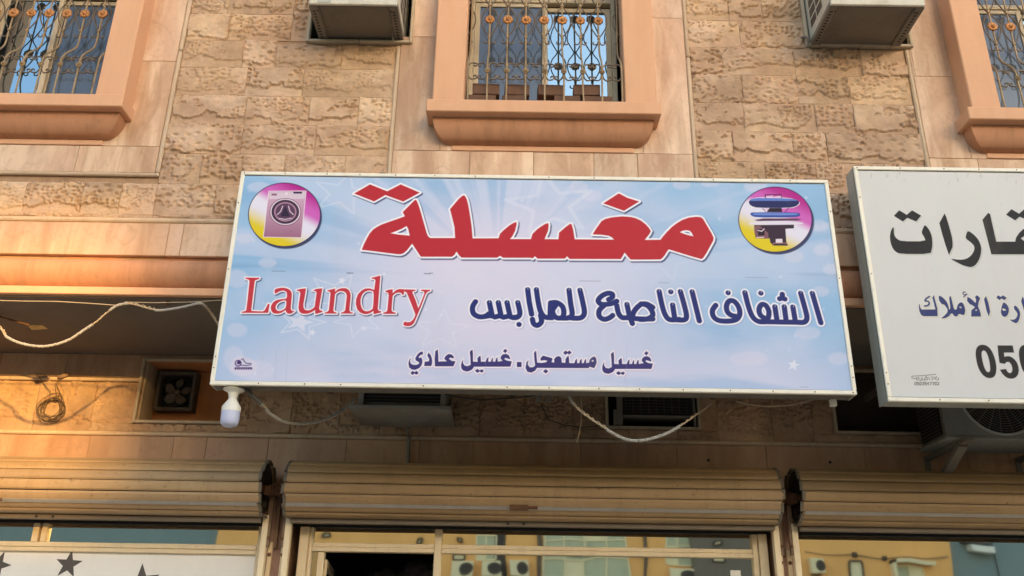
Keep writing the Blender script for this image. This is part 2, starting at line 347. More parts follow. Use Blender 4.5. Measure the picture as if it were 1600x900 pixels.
# ------------------------------------------------------------------ printed sheets of the two signs
class Sheet:
    """a flat printed sheet on the plane y = Y, painted from outlines traced in photo pixels"""
    def __init__(s, Y, x0, x1, z0, z1, S):
        s.Y, s.x0, s.x1, s.z0, s.z1, s.S = Y, x0, x1, z0, z1, S
        s.W, s.H = int((x1 - x0) * S), int((z1 - z0) * S)
        s.img = np.zeros((s.H, s.W, 3), np.float32)
        s.X, s.Yg = np.meshgrid(np.arange(s.W) + .5, np.arange(s.H) + .5)     # row 0 = top
    def px(s, p):
        x, z = at(p[0], p[1], s.Y); return ((x - s.x0) * s.S, (s.z1 - z) * s.S)
    def unit(s, r): return r * .00345 * s.S
    def win(s, pts, m):
        a = np.array(pts); lo = np.floor(a.min(0) - m).astype(int); hi = np.ceil(a.max(0) + m).astype(int)
        a, c = max(lo[0], 0), max(lo[1], 0)
        return a, max(a, min(hi[0], s.W)), c, max(c, min(hi[1], s.H))
    def poly(s, contours, m=14):
        """signed distance (negative inside) of closed outlines, even-odd"""
        C = [np.array([s.px(p) for p in c]) for c in contours]
        a, b, c, d = s.win(np.concatenate(C), s.unit(m))
        if b <= a or d <= c: return None
        X, Y = s.X[c:d, a:b], s.Yg[c:d, a:b]; ins = np.zeros(X.shape, bool); dist = np.full(X.shape, 1e9)
        for P in C:
            Q = np.roll(P, -1, 0)
            for (x1, y1), (x2, y2) in zip(P, Q):
                if y1 != y2:
                    t = (Y - y1) / (y2 - y1); ins ^= ((y1 > Y) != (y2 > Y)) & (X < x1 + t * (x2 - x1))
                dx, dy = x2 - x1, y2 - y1; q = dx * dx + dy * dy + 1e-9
                u = np.clip(((X - x1) * dx + (Y - y1) * dy) / q, 0, 1)
                dist = np.minimum(dist, (X - x1 - u * dx) ** 2 + (Y - y1 - u * dy) ** 2)
        dist = np.sqrt(dist); return (a, b, c, d), np.where(ins, -dist, dist)
    def strokes(s, lines, r, m=14):
        L_ = [[s.px(p) for p in l] for l in lines]
        a, b, c, d = s.win([p for l in L_ for p in l], s.unit(m + r)); X, Y = s.X[c:d, a:b], s.Yg[c:d, a:b]
        dist = np.full(X.shape, 1e9)
        for l in L_:
            if len(l) == 1: l = [l[0], (l[0][0] + .01, l[0][1])]
            for (x1, y1), (x2, y2) in zip(l, l[1:]):
                dx, dy = x2 - x1, y2 - y1; q = dx * dx + dy * dy + 1e-9
                u = np.clip(((X - x1) * dx + (Y - y1) * dy) / q, 0, 1)
                dist = np.minimum(dist, (X - x1 - u * dx) ** 2 + (Y - y1 - u * dy) ** 2)
        return (a, b, c, d), np.sqrt(dist) - s.unit(r)
    def fill(s, sh, col, grow=0, soft=.45, alpha=1, off=(0, 0)):
        if sh is None: return
        (a, b, c, d), sdv = sh
        if b <= a or d <= c: return
        ox, oy = int(round(s.unit(off[0]))), int(round(s.unit(off[1])))
        al = np.clip(.5 - (sdv - s.unit(grow)) / (2 * max(.6, s.unit(soft))), 0, 1) * alpha
        a2, b2, c2, d2 = max(a + ox, 0), min(b + ox, s.W), max(c + oy, 0), min(d + oy, s.H)
        if b2 <= a2 or d2 <= c2: return
        al = al[c2 - oy - c:d2 - oy - c, a2 - ox - a:b2 - ox - a][..., None]
        T = s.img[c2:d2, a2:b2]
        colr = np.array(srgb(*col), np.float32) if not callable(col) else col(s.X[c2:d2, a2:b2], s.Yg[c2:d2, a2:b2])
        T[:] = T * (1 - al) + colr * al
    def material(s, name, rough=.45):
        g = NG(name)
        im = bpy.data.images.new(name, s.W, s.H, float_buffer=False); im.colorspace_settings.name = 'sRGB'
        v = np.clip(s.img[::-1], 0, 1); v = np.where(v <= .0031308, v * 12.92, 1.055 * v ** (1 / 2.4) - .055)
        buf = np.ones((s.H, s.W, 4), np.float32); buf[..., :3] = v
        im.pixels.foreach_set(buf.ravel()); im.update(); im.pack()
        uv = g.n('ShaderNodeUVMap'); uv.uv_map = 'sheet'
        t = g.n('ShaderNodeTexImage'); t.image = im; t.extension = 'EXTEND'; g.l(uv.outputs[0], t.inputs[0])
        k = g.mix(g.ramp(g.noise(3.5, 6, .7, (1.5, 1, .5), co=g.plain), [(.55, 0), (.85, .12)]), t.outputs[0], (.38, .31, .25))
        return g.setb(k, rough, nrm=g.bump(g.noise(3, 3, .5, (1.6, 1, .5), co=g.plain), .14, .012), spec=.12)
    def panel(s, name, mat, parent, y_front):
        """the sheet itself: a thin panel, UV mapped across its face"""
        mb = MB(); nx, nz = 14, 5; v = []; f = []
        ox, _, oz = parent.location
        me = bpy.data.meshes.new(name); xs = np.linspace(s.x0, s.x1, nx + 1); zs = np.linspace(s.z0, s.z1, nz + 1)
        y = y_front - parent.location.y
        v = [(x - ox, y, z - oz) for z in zs for x in xs] + [(x - ox, y + .003, z - oz) for z in (s.z0, s.z1) for x in (s.x0, s.x1)]
        f = [(j * (nx + 1) + i, j * (nx + 1) + i + 1, (j + 1) * (nx + 1) + i + 1, (j + 1) * (nx + 1) + i) for j in range(nz) for i in range(nx)]
        k = (nx + 1) * (nz + 1); f.append((k, k + 2, k + 3, k + 1))
        me.from_pydata(v, [], f); uvl = me.uv_layers.new(name='sheet')
        for lp in me.loops:
            p = me.vertices[lp.vertex_index].co
            uvl.data[lp.index].uv = ((p.x + ox - s.x0) / (s.x1 - s.x0), (p.z + oz - s.z0) / (s.z1 - s.z0))
        me.materials.append(mat); o = bpy.data.objects.new(name, me); COL.objects.link(o); o.parent = parent; return o
def Z(o, k, pts): return [(o[0] + x / k, o[1] + y / k) for x, y in pts]
def smooth(pts, it=1):
    for _ in range(it):
        q = []
        n = len(pts)
        for i in range(n):
            a, b = pts[i], pts[(i + 1) % n]
            q += [(a[0] * .75 + b[0] * .25, a[1] * .75 + b[1] * .25), (a[0] * .25 + b[0] * .75, a[1] * .25 + b[1] * .75)]
        pts = q
    return pts
def curve(pts, n=6):
    """open Catmull-Rom through points (any dimension)"""
    P = [tuple(p) for p in pts]; P = [P[0]] + P + [P[-1]]; out = []
    for i in range(1, len(P) - 2):
        for k in range(n):
            t = k / n; out.append(tuple(.5 * (2 * b + (c - a) * t + (2 * a - 5 * b + 4 * c - d) * t * t + (3 * b - a - 3 * c + d) * t ** 3) for a, b, c, d in zip(P[i - 1], P[i], P[i + 1], P[i + 2])))
    out.append(P[-2]); return out
SY = -1.3
def star_pts(cx, cy, r, rot=0, sx=1, sy=1, inner=.42):
    return [(cx + sx * (r if i % 2 == 0 else r * inner) * math.sin(rot + i * math.pi / 5), cy - sy * (r if i % 2 == 0 else r * inner) * math.cos(rot + i * math.pi / 5)) for i in range(10)]
def laundry_sheet():
    s = Sheet(SY, -1.522, 1.722, 2.888, 4.078, 640)
    X, Y = s.X / s.W, s.Yg / s.H
    blue = np.array(srgb(150, 188, 226)); pale = np.array(srgb(204, 211, 236)); lav = np.array(srgb(218, 212, 234)); deep = np.array(srgb(128, 174, 218))
    cx, cy = .44, .52
    dd = np.sqrt(((X - cx) * 1.25) ** 2 + ((Y - cy) * .75) ** 2)
    k = sstep(.12, .56, dd)[..., None]
    base = lav * (1 - k) + blue * k
    kb = (sstep(.62, 1.0, Y) * (1 - sstep(.35, .62, abs(X - .5))) * .8)[..., None]; base = base * (1 - kb) + lav * kb
    n = fbm(X * 7, Y * 3.2, 5)[..., None]; base = base * (1 - .5 * sstep(.45, .75, n)) + pale * .5 * sstep(.45, .75, n)
    n = fbm(X * 5 + 9, Y * 9, 15)[..., None]; base = base * (1 - .45 * sstep(.5, .75, n) * k) + deep * .45 * sstep(.5, .75, n) * k
    ang = np.arctan2((Y - .50) * .37, X - .44)
    ray = vnoise(ang * 9 + 40, ang * 0 + 3.3, 8) * .6 + vnoise(ang * 21 + 40, ang * 0 + 1.3, 3) * .4
    up = sstep(.1, .35, dd)[..., None] * (1 - sstep(.50, .62, Y))[..., None]
    base = base + (up * .5 * (sstep(.5, .62, ray)[..., None])) * (pale - base) + (up * .35 * (1 - sstep(.3, .42, ray)[..., None])) * (deep - base)
    st = fbm(X * 3, Y * 26, 44); band = np.exp(-((Y - .47) / .02) ** 2) * sstep(.5, .7, st)
    base = base * (1 - .28 * band[..., None]) + np.array(srgb(96, 140, 190)) * (.28 * band[..., None])
    s.img[:] = base
    rnd = random.Random(4)
    for (x, y, rx, ry) in [(418, 410, 14, 8), (404, 292, 18, 8), (382, 372, 14, 8), (370, 435, 18, 14), (370, 515, 16, 11), (365, 560, 16, 20), (398, 578, 30, 16), (905, 292, 14, 9), (925, 306, 16, 9), (1065, 288, 14, 8), (1110, 286, 14, 6), (1180, 290, 18, 10), (1285, 390, 14, 9), (1280, 352, 14, 9), (1240, 400, 16, 10), (1282, 455, 14, 8), (1262, 520, 20, 10), (1310, 560, 16, 10), (1300, 420, 14, 9), (735, 440, 26, 16), (1170, 560, 30, 12)]:
        s.fill(s.poly([[(x + rx * math.cos(t * .314), y + ry * math.sin(t * .314)) for t in range(20)]], 6), (222, 216, 236), soft=2.0, alpha=.38)
    for (x, y, r, rot, wd, al) in [(535, 302, 42, .25, 3.6, .4), (860, 320, 62, -.15, 6, .42), (525, 460, 44, .5, 2.2, .6), (470, 503, 34, .3, 2.6, .6), (560, 500, 34, -.4, 2.2, .5), (690, 515, 40, .1, 3, .35), (1040, 400, 50, .4, 3, .18)]:
        sp = star_pts(x, y, r, rot, 1.15, .8)
        s.fill(s.strokes([sp + [sp[0]]], wd / 2), (228, 228, 244), soft=.9, alpha=al * .75)
    s.fill(s.poly([star_pts(468, 503, 20, .3, 1.2, .8)]), (232, 228, 244), soft=1, alpha=.6)
    for i in range(60):
        x, y = rnd.uniform(380, 1300), rnd.uniform(285, 600); r = rnd.uniform(1.2, 4)
        s.fill(s.poly([star_pts(x, y, r, rnd.uniform(0, 1))], 4), (235, 235, 248), soft=.6, alpha=rnd.uniform(.15, .45))
    for (x, y, r) in [(534, 438, 7), (488, 519, 6), (568, 513, 4), (600, 428, 3), (1240, 570, 10)]:
        s.fill(s.poly([star_pts(x, y, r, .2)], 4), (232, 232, 246), soft=.5, alpha=.75)
    # --- badge discs
    def badge(cx, cy, rx, ry):
        C_ = [(cx + rx * math.cos(t * math.pi / 32), cy + ry * math.sin(t * math.pi / 32)) for t in range(64)]
        sh = s.poly([C_], 10)
        s.fill(sh, (45, 48, 92), 1.0, .9, .95, off=(2.6, 4.2)); s.fill(sh, (50, 40, 84), 1.4)
        ccx, ccy = s.px((cx, cy)); rr = s.unit(rx)
        def g(Xa, Ya):
            u = ((Xa - ccx) * .55 - (Ya - ccy)) / rr + 0
            u2 = (u + 1) / 2
            mg, wh, ye, pk = [np.array(srgb(*c)) for c in ((178, 40, 140), (226, 222, 240), (224, 200, 40), (206, 100, 190))]
            a = sstep(.52, .72, u2)[..., None]; b = sstep(.75, 1.05, u2)[..., None]; c = (1 - sstep(.08, .42, u2))[..., None]
            o = wh * (1 - a) + pk * a; o = o * (1 - b) + mg * b; return o * (1 - c) + ye * c
        s.fill(sh, g)
    badge(444.2, 335, 55.6, 49.0)
    o = (340, 260); k_ = 4.706
    q = Z(o, k_, [(377, 182), (648, 180), (612, 520), (338, 515)])
    def wash(Xa, Ya):
        t = np.clip((Ya - s.px((0, 298))[1]) / (s.px((0, 371))[1] - s.px((0, 298))[1]), 0, 1)[..., None]
        return np.array(srgb(206, 168, 196)) * (1 - t) + np.array(srgb(152, 96, 126)) * t
    s.fill(s.poly([q], 4), (236, 222, 236), 1.0); s.fill(s.poly([q], 4), wash)
    s.fill(s.poly([Z(o, k_, [(382, 188), (642, 186), (638, 236), (372, 238)])], 3), (214, 196, 212), soft=.4)
    s.fill(s.poly([Z(o, k_, [(556, 184), (620, 184), (620, 198), (556, 198)])], 3), (60, 40, 80))
    s.fill(s.poly([Z(o, k_, [(396, 198), (436, 198), (434, 212), (394, 212)])], 3), (140, 90, 120))
    def ell(cx_, cy_, rx_, ry_): return [(cx_ + rx_ * math.cos(t * .262), cy_ + ry_ * math.sin(t * .262)) for t in range(24)]
    dcx, dcy = 340 + 497 / 4.706, 260 + 332 / 4.706
    for rx_, ry_, c_ in ((24.6, 21.6, (110, 70, 96)), (23.6, 20.6, (230, 214, 228)), (21.8, 19, (70, 48, 74)), (17.6, 15.2, (176, 134, 160)), (15.4, 13.2, (92, 62, 90))):
        s.fill(s.poly([ell(dcx, dcy, rx_, ry_)], 3), c_, soft=.4)
    s.fill(s.poly([Z(o, k_, [(497, 290), (530, 365), (462, 365)])], 3), (52, 40, 66), soft=.4)
    s.fill(s.strokes([Z(o, k_, [(478, 290), (462, 330), (438, 352)]), Z(o, k_, [(520, 290), (532, 330), (556, 352)]), Z(o, k_, [(452, 380), (495, 388), (540, 378)])], .7), (222, 200, 220))
    s.fill(s.strokes([Z(o, k_, [(505, 198)])], 2.2), (232, 220, 232))
    s.fill(s.strokes([Z(o, k_, [(540, 476)])], .7), (110, 60, 90))
    badge(1211.6, 342.5, 56.6, 50.2)
    o = (1100, 270); k_ = 6.43
    s.fill(s.poly([smooth(Z(o, k_, [(438, 300), (470, 262), (560, 245), (850, 250), (960, 285), (955, 320), (880, 352), (520, 350), (455, 330)]))], 4), (228, 226, 240), .8)
    s.fill(s.strokes([Z(o, k_, [(618, 248), (616, 218), (775, 218), (778, 248)])], .8), (50, 30, 60))
    s.fill(s.strokes([Z(o, k_, [(630, 240), (690, 232)]), Z(o, k_, [(715, 242), (770, 236)])], 1.3), (226, 180, 220))
    s.fill(s.poly([smooth(Z(o, k_, [(445, 290), (480, 258), (570, 250), (850, 255), (940, 270), (965, 295), (930, 335), (850, 350), (540, 350), (470, 330)]))], 4), (38, 44, 98))
    s.fill(s.poly([smooth(Z(o, k_, [(450, 280), (480, 258), (570, 250), (850, 255), (945, 272), (920, 280), (560, 278)]))], 4), (98, 128, 206), soft=.6)
    s.fill(s.poly([Z(o, k_, [(660, 350), (780, 350), (790, 392), (630, 392)])], 4), (40, 30, 52))
    s.fill(s.strokes([Z(o, k_, [(590, 352), (620, 390)]), Z(o, k_, [(850, 350), (815, 392)])], .5), (60, 44, 70))
    s.fill(s.poly([smooth(Z(o, k_, [(465, 400), (500, 394), (940, 394), (972, 410), (960, 438), (860, 446), (520, 446), (470, 425)]))], 4), (56, 78, 160))
    s.fill(s.poly([smooth(Z(o, k_, [(480, 412), (520, 402), (930, 402), (955, 414), (900, 424), (520, 424)]))], 4), (110, 140, 215), soft=.6)
    s.fill(s.poly([Z(o, k_, [(505, 470), (600, 455), (930, 455), (985, 468), (940, 478), (540, 482)])], 4), (96, 62, 92))
    s.fill(s.poly([smooth(Z(o, k_, [(430, 512), (520, 486), (900, 486), (1030, 505), (900, 520), (520, 520)]))], 4), (226, 218, 234))
    s.fill(s.poly([Z(o, k_, [(505, 522), (905, 518), (905, 555), (820, 560), (828, 690), (845, 730), (700, 728), (668, 700), (660, 655), (520, 655), (510, 600)])], 4), (58, 42, 62))
    s.fill(s.poly([Z(o, k_, [(505, 535), (560, 530), (645, 600), (650, 660), (530, 655), (508, 600)])], 4), (128, 88, 100))
    s.fill(s.poly([Z(o, k_, [(540, 560), (610, 560), (610, 625), (545, 630)])], 4), (48, 34, 52))
    s.fill(s.strokes([Z(o, k_, [(545, 575), (580, 585), (605, 562)]), Z(o, k_, [(530, 648), (600, 645)])], .8), (222, 206, 220))
    s.fill(s.poly([Z(o, k_, [(722, 662), (788, 660), (790, 702), (722, 704)])], 4), (226, 214, 226))
    s.fill(s.strokes([Z(o, k_, [(690, 722), (700, 705), (830, 705), (842, 722)])], .9), (150, 105, 110))
    # --- red title
    a = (540, 280); b = (820, 280)
    body = Z(a, 5, [(125, 550), (138, 515), (150, 490), (165, 460), (188, 420), (215, 390), (245, 370), (280, 352), (330, 334), (400, 310), (462, 287), (445, 255), (500, 200), (540, 160), (552, 160), (562, 180), (575, 215), (590, 265), (605, 320), (620, 370), (632, 415), (642, 440), (660, 457), (855, 457), (850, 370), (840, 330), (830, 290), (815, 232), (850, 190), (885, 150), (915, 125), (930, 125), (945, 150), (955, 185), (962, 220), (975, 300), (985, 370), (992, 460), (1195, 459), (1205, 425), (1235, 395), (1280, 358), (1310, 340), (1335, 331), (1336, 350), (1325, 400), (1305, 440), (1285, 465), (1447, 466), (1460, 425)])
    body += Z(b, 5, [(65, 420), (95, 390), (130, 365), (160, 347), (183, 340), (187, 355), (182, 400), (155, 466), (262, 467), (268, 415), (320, 370), (355, 345), (366, 350), (378, 390), (390, 467), (697, 470), (680, 452), (655, 440), (600, 432), (530, 430), (535, 420), (560, 380), (600, 325), (630, 308), (680, 296), (760, 288), (830, 293), (870, 303), (910, 322), (945, 350), (970, 378), (985, 402), (975, 425), (938, 472), (1060, 471), (1080, 445), (1110, 410), (1150, 370), (1190, 340), (1230, 316), (1280, 298), (1340, 291), (1378, 295), (1395, 310), (1430, 370), (1460, 420), (1476, 455), (1473, 478), (1450, 520), (1420, 575), (1395, 612), (1380, 622), (1300, 600), (1210, 572), (1125, 546), (1112, 562), (1095, 590), (1075, 615), (1058, 625), (828, 626), (812, 610), (780, 572), (764, 600), (750, 622), (350, 621), (331, 601), (312, 619), (100, 619), (80, 600), (62, 615)])
    body += Z(a, 5, [(1460, 619), (1450, 612), (1230, 612), (1208, 597), (1182, 611), (905, 611), (885, 592), (866, 564), (850, 590), (830, 604), (590, 604), (578, 592), (558, 560), (535, 525), (520, 503), (505, 520), (480, 553), (455, 575), (432, 584), (405, 584), (300, 571), (200, 558)])
    h1 = Z(a, 5, [(350, 420), (400, 402), (440, 385), (475, 364), (488, 385), (500, 438), (420, 431)])
    h2 = Z(b, 5, [(1213, 412), (1235, 400), (1265, 396), (1290, 402), (1305, 418), (1317, 444), (1260, 430)])
    d1 = Z(a, 5, [(65, 110), (190, 38), (325, 92), (430, 38), (580, 103), (450, 173), (310, 122), (222, 172)])
    d2 = Z(b, 5, [(612, 187), (735, 108), (800, 142), (895, 172), (775, 245), (690, 215)])
    def lettered(shapes, col, white, halo, shadow, soff, sgrow, salpha=.9, ssoft=1.0):
        for sh in shapes: s.fill(sh, shadow, sgrow, ssoft, salpha, off=soff)
        for sh in shapes: s.fill(sh, white, halo)
        for sh in shapes: s.fill(sh, col)
    lettered([s.poly([body, h1, h2]), s.poly([d1]), s.poly([d2])], (186, 46, 58), (240, 236, 246), 2.9, (46, 52, 108), (1.9, 2.4), 3.1)
    # --- Laundry
    e = (370, 420); f2 = (520, 425)
    T = []
    T.append([Z(e, 10, [(130, 132), (355, 135), (350, 155), (320, 166), (290, 175), (278, 190), (262, 330), (225, 640), (232, 652), (320, 658), (400, 660), (430, 648), (460, 590), (485, 538), (512, 545), (500, 620), (490, 685), (70, 685), (75, 665), (130, 655), (145, 640), (165, 480), (195, 185), (182, 167), (135, 150)])])
    T.append([smooth(Z(e, 10, [(588, 330), (600, 312), (650, 296), (715, 288), (780, 298), (835, 328), (860, 375), (858, 440), (848, 540), (842, 610), (852, 645), (880, 656), (900, 650), (898, 664), (860, 690), (820, 702), (785, 690), (765, 665), (762, 640), (735, 658), (690, 688), (625, 700), (570, 692), (540, 660), (526, 615), (535, 560), (570, 512), (620, 482), (690, 468), (775, 464), (784, 400), (775, 355), (735, 335), (680, 342), (640, 362), (600, 384), (588, 375)])), smooth(Z(e, 10, [(775, 490), (720, 492), (665, 510), (622, 545), (603, 590), (612, 630), (640, 655), (685, 652), (730, 632), (765, 600)]))])
    T.append([Z(e, 10, [(930, 325), (1010, 306), (1075, 298), (1079, 320), (1062, 430), (1040, 545), (1042, 600), (1060, 632), (1100, 645), (1145, 638), (1190, 612), (1213, 588), (1245, 372), (1232, 348), (1180, 332), (1240, 310), (1330, 298), (1336, 310), (1310, 460), (1285, 610), (1293, 638), (1342, 655), (1330, 675), (1225, 705), (1220, 640), (1190, 662), (1150, 682), (1100, 697), (1045, 700), (1000, 688), (970, 655), (960, 600), (972, 500), (990, 385), (982, 352), (938, 337)])])
    T.append([Z(f2, 10, [(-90, 282), (-30, 268), (38, 250), (34, 302), (80, 264), (140, 246), (200, 247), (245, 270), (272, 315), (280, 370), (272, 450), (262, 560), (262, 600), (280, 622), (315, 630), (315, 646), (125, 646), (125, 630), (170, 616), (190, 592), (205, 470), (216, 370), (205, 325), (170, 300), (125, 293), (75, 306), (35, 342), (22, 470), (8, 592), (20, 616), (60, 630), (60, 646), (-130, 646), (-130, 630), (-82, 612), (-65, 590), (-50, 450), (-38, 330), (-50, 306), (-88, 293)])])
    T.append([Z(f2, 10, [(600, 86), (680, 66), (740, 50), (743, 80), (730, 220), (715, 420), (703, 570), (715, 598), (757, 610), (750, 630), (635, 656), (632, 602), (590, 635), (535, 654), (480, 652), (420, 626), (378, 575), (358, 500), (362, 420), (392, 340), (450, 282), (510, 252), (575, 250), (645, 274), (655, 200), (665, 132), (655, 110), (603, 98)]), smooth(Z(f2, 10, [(640, 305), (600, 288), (550, 285), (495, 305), (452, 358), (432, 430), (436, 510), (462, 580), (510, 610), (560, 605), (600, 585), (628, 560)]))])
    T.append([Z(f2, 10, [(818, 290), (870, 272), (937, 262), (934, 325), (985, 278), (1035, 260), (1112, 263), (1112, 350), (1085, 352), (1070, 326), (1030, 315), (980, 328), (936, 368), (925, 480), (918, 585), (928, 612), (985, 632), (985, 650), (785, 650), (785, 632), (838, 614), (850, 592), (862, 470), (872, 360), (862, 320), (820, 304)])])
    T.append([Z(f2, 10, [(1110, 266), (1292, 270), (1290, 290), (1245, 302), (1250, 330), (1300, 450), (1335, 562), (1375, 470), (1428, 335), (1425, 302), (1375, 288), (1378, 270), (1525, 272), (1520, 292), (1475, 308), (1448, 350), (1380, 530), (1300, 720), (1270, 790), (1235, 826), (1190, 842), (1135, 840), (1100, 822), (1108, 785), (1122, 768), (1160, 780), (1210, 776), (1250, 742), (1280, 690), (1288, 655), (1240, 530), (1165, 345), (1150, 312), (1112, 302)])])
    lettered([s.poly(t, 8) for t in T], (198, 56, 70), (244, 236, 246), 1.9, (52, 56, 104), (1.6, 1.9), 2.0)
    # --- blue rounded script
    A = (720, 430); B = (1000, 430); k = 16 / 3
    S_ = [Z(A, k, curve([(122, 218), (98, 262), (105, 315), (150, 343), (200, 340), (235, 318)], 5)), Z(A, k, [(238, 225), (260, 330)]), Z(A, k, [(312, 225), (334, 330)]), Z(A, k, [(385, 225), (408, 330)]), Z(A, k, curve([(475, 225), (492, 310), (475, 345), (430, 350), (405, 330)], 5)),
          Z(A, k, [(200, 342), (250, 333), (285, 346), (325, 335), (355, 348), (400, 338), (430, 350), (470, 345)]), Z(A, k, [(485, 408)]),
          Z(A, k, [(557, 117), (570, 220), (590, 322)]), Z(A, k, curve([(630, 117), (645, 220), (665, 300), (700, 345), (760, 352)], 5)), Z(A, k, curve([(665, 330), (672, 385), (640, 415), (608, 402), (597, 365)], 5)),
          Z(A, k, curve([(748, 228), (745, 300), (745, 345)], 4)), Z(A, k, curve([(748, 228), (800, 226), (848, 260), (858, 320), (840, 352), (800, 352), (775, 330), (765, 290), (790, 250)], 5)), Z(A, k, [(755, 240), (755, 335)]),
          Z(A, k, curve([(902, 122), (915, 230), (928, 320), (900, 352), (840, 355)], 5)), Z(A, k, curve([(993, 122), (1018, 230), (1030, 310), (1005, 350), (950, 356), (900, 350)], 5)),
          Z(A, k, curve([(1232, 200), (1262, 182), (1262, 155), (1225, 148), (1175, 170), (1145, 210), (1175, 240), (1250, 235), (1300, 214)], 5)), Z(A, k, curve([(1200, 244), (1155, 290), (1155, 340), (1195, 365), (1240, 352), (1266, 332)], 5)),
          Z(A, k, curve([(1300, 250), (1315, 315), (1345, 350), (1390, 352), (1500, 362), (1600, 362)], 5)), Z(A, k, curve([(1385, 240), (1405, 330), (1430, 400)], 4)), Z(A, k, curve([(1425, 350), (1450, 290), (1500, 242), (1550, 238), (1600, 265)], 5)),
          Z(B, k, curve([(0, 366), (60, 362), (104, 335), (98, 292), (60, 250), (10, 236)], 5)),
          Z(B, k, curve([(160, 133), (185, 250), (212, 330), (250, 368), (330, 365)], 5)), Z(B, k, [(257, 136)]), Z(B, k, [(272, 245), (288, 345)]), Z(B, k, curve([(337, 133), (370, 250), (388, 340), (365, 370), (290, 368)], 5)), Z(B, k, [(435, 135), (495, 378)]),
          Z(B, k, curve([(632, 248), (605, 290), (612, 340), (655, 374), (740, 380), (805, 365), (832, 320), (822, 262), (785, 215), (745, 212), (722, 250), (728, 300), (760, 330), (800, 340)], 5)), Z(B, k, [(735, 144)]),
          Z(B, k, curve([(875, 142), (905, 260), (940, 345), (990, 383), (1060, 385)], 5)), Z(B, k, curve([(1055, 365), (1005, 330), (993, 280), (1015, 242), (1050, 250), (1075, 300), (1070, 350)], 5)), Z(B, k, [(1008, 147)]),
          Z(B, k, [(1000, 384), (1100, 386), (1200, 388), (1340, 390)]), Z(B, k, [(1125, 260), (1142, 370)]), Z(B, k, [(1203, 260), (1218, 372)]), Z(B, k, [(1275, 262), (1294, 375)]), Z(B, k, [(1165, 194)]), Z(B, k, [(1208, 196)]), Z(B, k, [(1187, 156)]), Z(B, k, [(1187, 165), (1187, 190)]),
          Z(B, k, curve([(1340, 147), (1372, 260), (1392, 350), (1370, 388), (1310, 390)], 5)), Z(B, k, [(1437, 148), (1508, 393)])]
    sh = s.strokes(S_, 4.15)
    s.fill(sh, (150, 150, 196), 2.8, 1.1, .55, off=(.7, .9)); s.fill(sh, (236, 234, 246), 2.5); s.fill(sh, (40, 50, 116))
    nib = [Z(A, k, [(x, y - 16), (x + 3, y + 6)]) for x, y in ((557, 112), (630, 112), (902, 118), (993, 118), (238, 220), (312, 220), (385, 220), (475, 220), (1385, 236))] + [Z(B, k, [(x, y - 16), (x + 3, y + 6)]) for x, y in ((160, 128), (257, 128), (272, 242), (337, 128), (435, 130), (735, 134), (875, 138), (1008, 138), (1125, 256), (1203, 256), (1278, 258), (1340, 142), (1437, 144))]
    s.fill(s.strokes(nib, .28), (214, 214, 236), soft=.35, alpha=.85)
    # --- third line
    o1 = (630, 535); o2 = (820, 535); k2 = 1600 / 210
    gh = [[(865, 80), (872, 130), (873, 235), (930, 238), (925, 195), (945, 172), (965, 158), (970, 190), (972, 236), (1030, 236), (1045, 195), (1068, 175), (1062, 236), (1095, 236), (1106, 200), (1122, 180), (1122, 236), (1150, 236), (1160, 198), (1178, 178), (1182, 236), (1240, 226), (1215, 195), (1222, 168), (1245, 145), (1285, 138), (1320, 155), (1338, 190), (1335, 208), (1280, 190), (1262, 203), (1300, 224), (1358, 232), (1340, 300), (885, 300), (870, 325), (848, 345), (800, 362), (752, 350), (728, 325), (721, 290), (728, 245), (750, 205), (746, 250), (768, 285), (805, 292), (842, 275), (838, 180), (830, 112)], [(1245, 105), (1275, 75), (1305, 100), (1275, 130)], [(895, 350), (925, 325), (955, 345), (985, 330), (1010, 350), (985, 377), (955, 360), (925, 378)]]
    G1 = [Z(o1, 8, g) for g in gh]; G2 = [[(x + 220.6, y + 3.6) for x, y in g] for g in G1]
    rest = [Z(o1, 8, g) for g in ([(245, 110), (215, 113), (180, 142), (150, 190), (155, 222), (190, 240), (200, 258), (165, 277), (115, 273), (90, 252), (86, 222), (95, 185), (75, 210), (64, 255), (72, 308), (105, 335), (150, 340), (200, 318), (230, 280), (240, 240), (235, 198), (222, 182), (195, 192), (197, 172), (222, 150), (248, 148)], [(88, 380), (115, 350), (142, 366), (168, 350), (194, 378), (165, 402), (140, 386), (115, 404)],
            [(315, 120), (345, 155), (360, 200), (362, 250), (352, 292), (260, 292), (268, 236), (318, 232), (324, 205), (300, 160)],
            [(400, 105), (432, 80), (438, 150), (440, 236), (480, 232), (545, 232), (512, 202), (528, 165), (565, 140), (605, 145), (630, 170), (638, 196), (582, 188), (572, 200), (605, 226), (655, 232), (628, 296), (395, 296), (392, 200)], [(1420, 240), (1480, 240), (1480, 305), (1420, 305)])]
    M = [Z(o2, k2, g) for g in ([(135, 90), (140, 150), (148, 235), (200, 240), (250, 232), (268, 216), (235, 208), (188, 214), (185, 185), (215, 152), (262, 165), (325, 182), (330, 198), (318, 230), (350, 236), (348, 195), (375, 165), (410, 158), (436, 180), (442, 236), (482, 238), (484, 195), (502, 168), (522, 150), (528, 200), (530, 240), (590, 242), (602, 205), (622, 188), (624, 242), (648, 242), (658, 205), (678, 188), (680, 242), (702, 242), (712, 205), (728, 190), (732, 242), (765, 236), (772, 200), (800, 172), (835, 162), (852, 190), (856, 240), (828, 305), (770, 286), (762, 303), (145, 300), (122, 335), (75, 358), (28, 345), (8, 300), (18, 235), (45, 205), (35, 258), (60, 292), (100, 290), (122, 270), (112, 180), (108, 120)], [(215, 340), (250, 312), (282, 340), (250, 368)], [(455, 120), (485, 92), (510, 108), (530, 90), (560, 118), (530, 142), (507, 128), (485, 147)])]
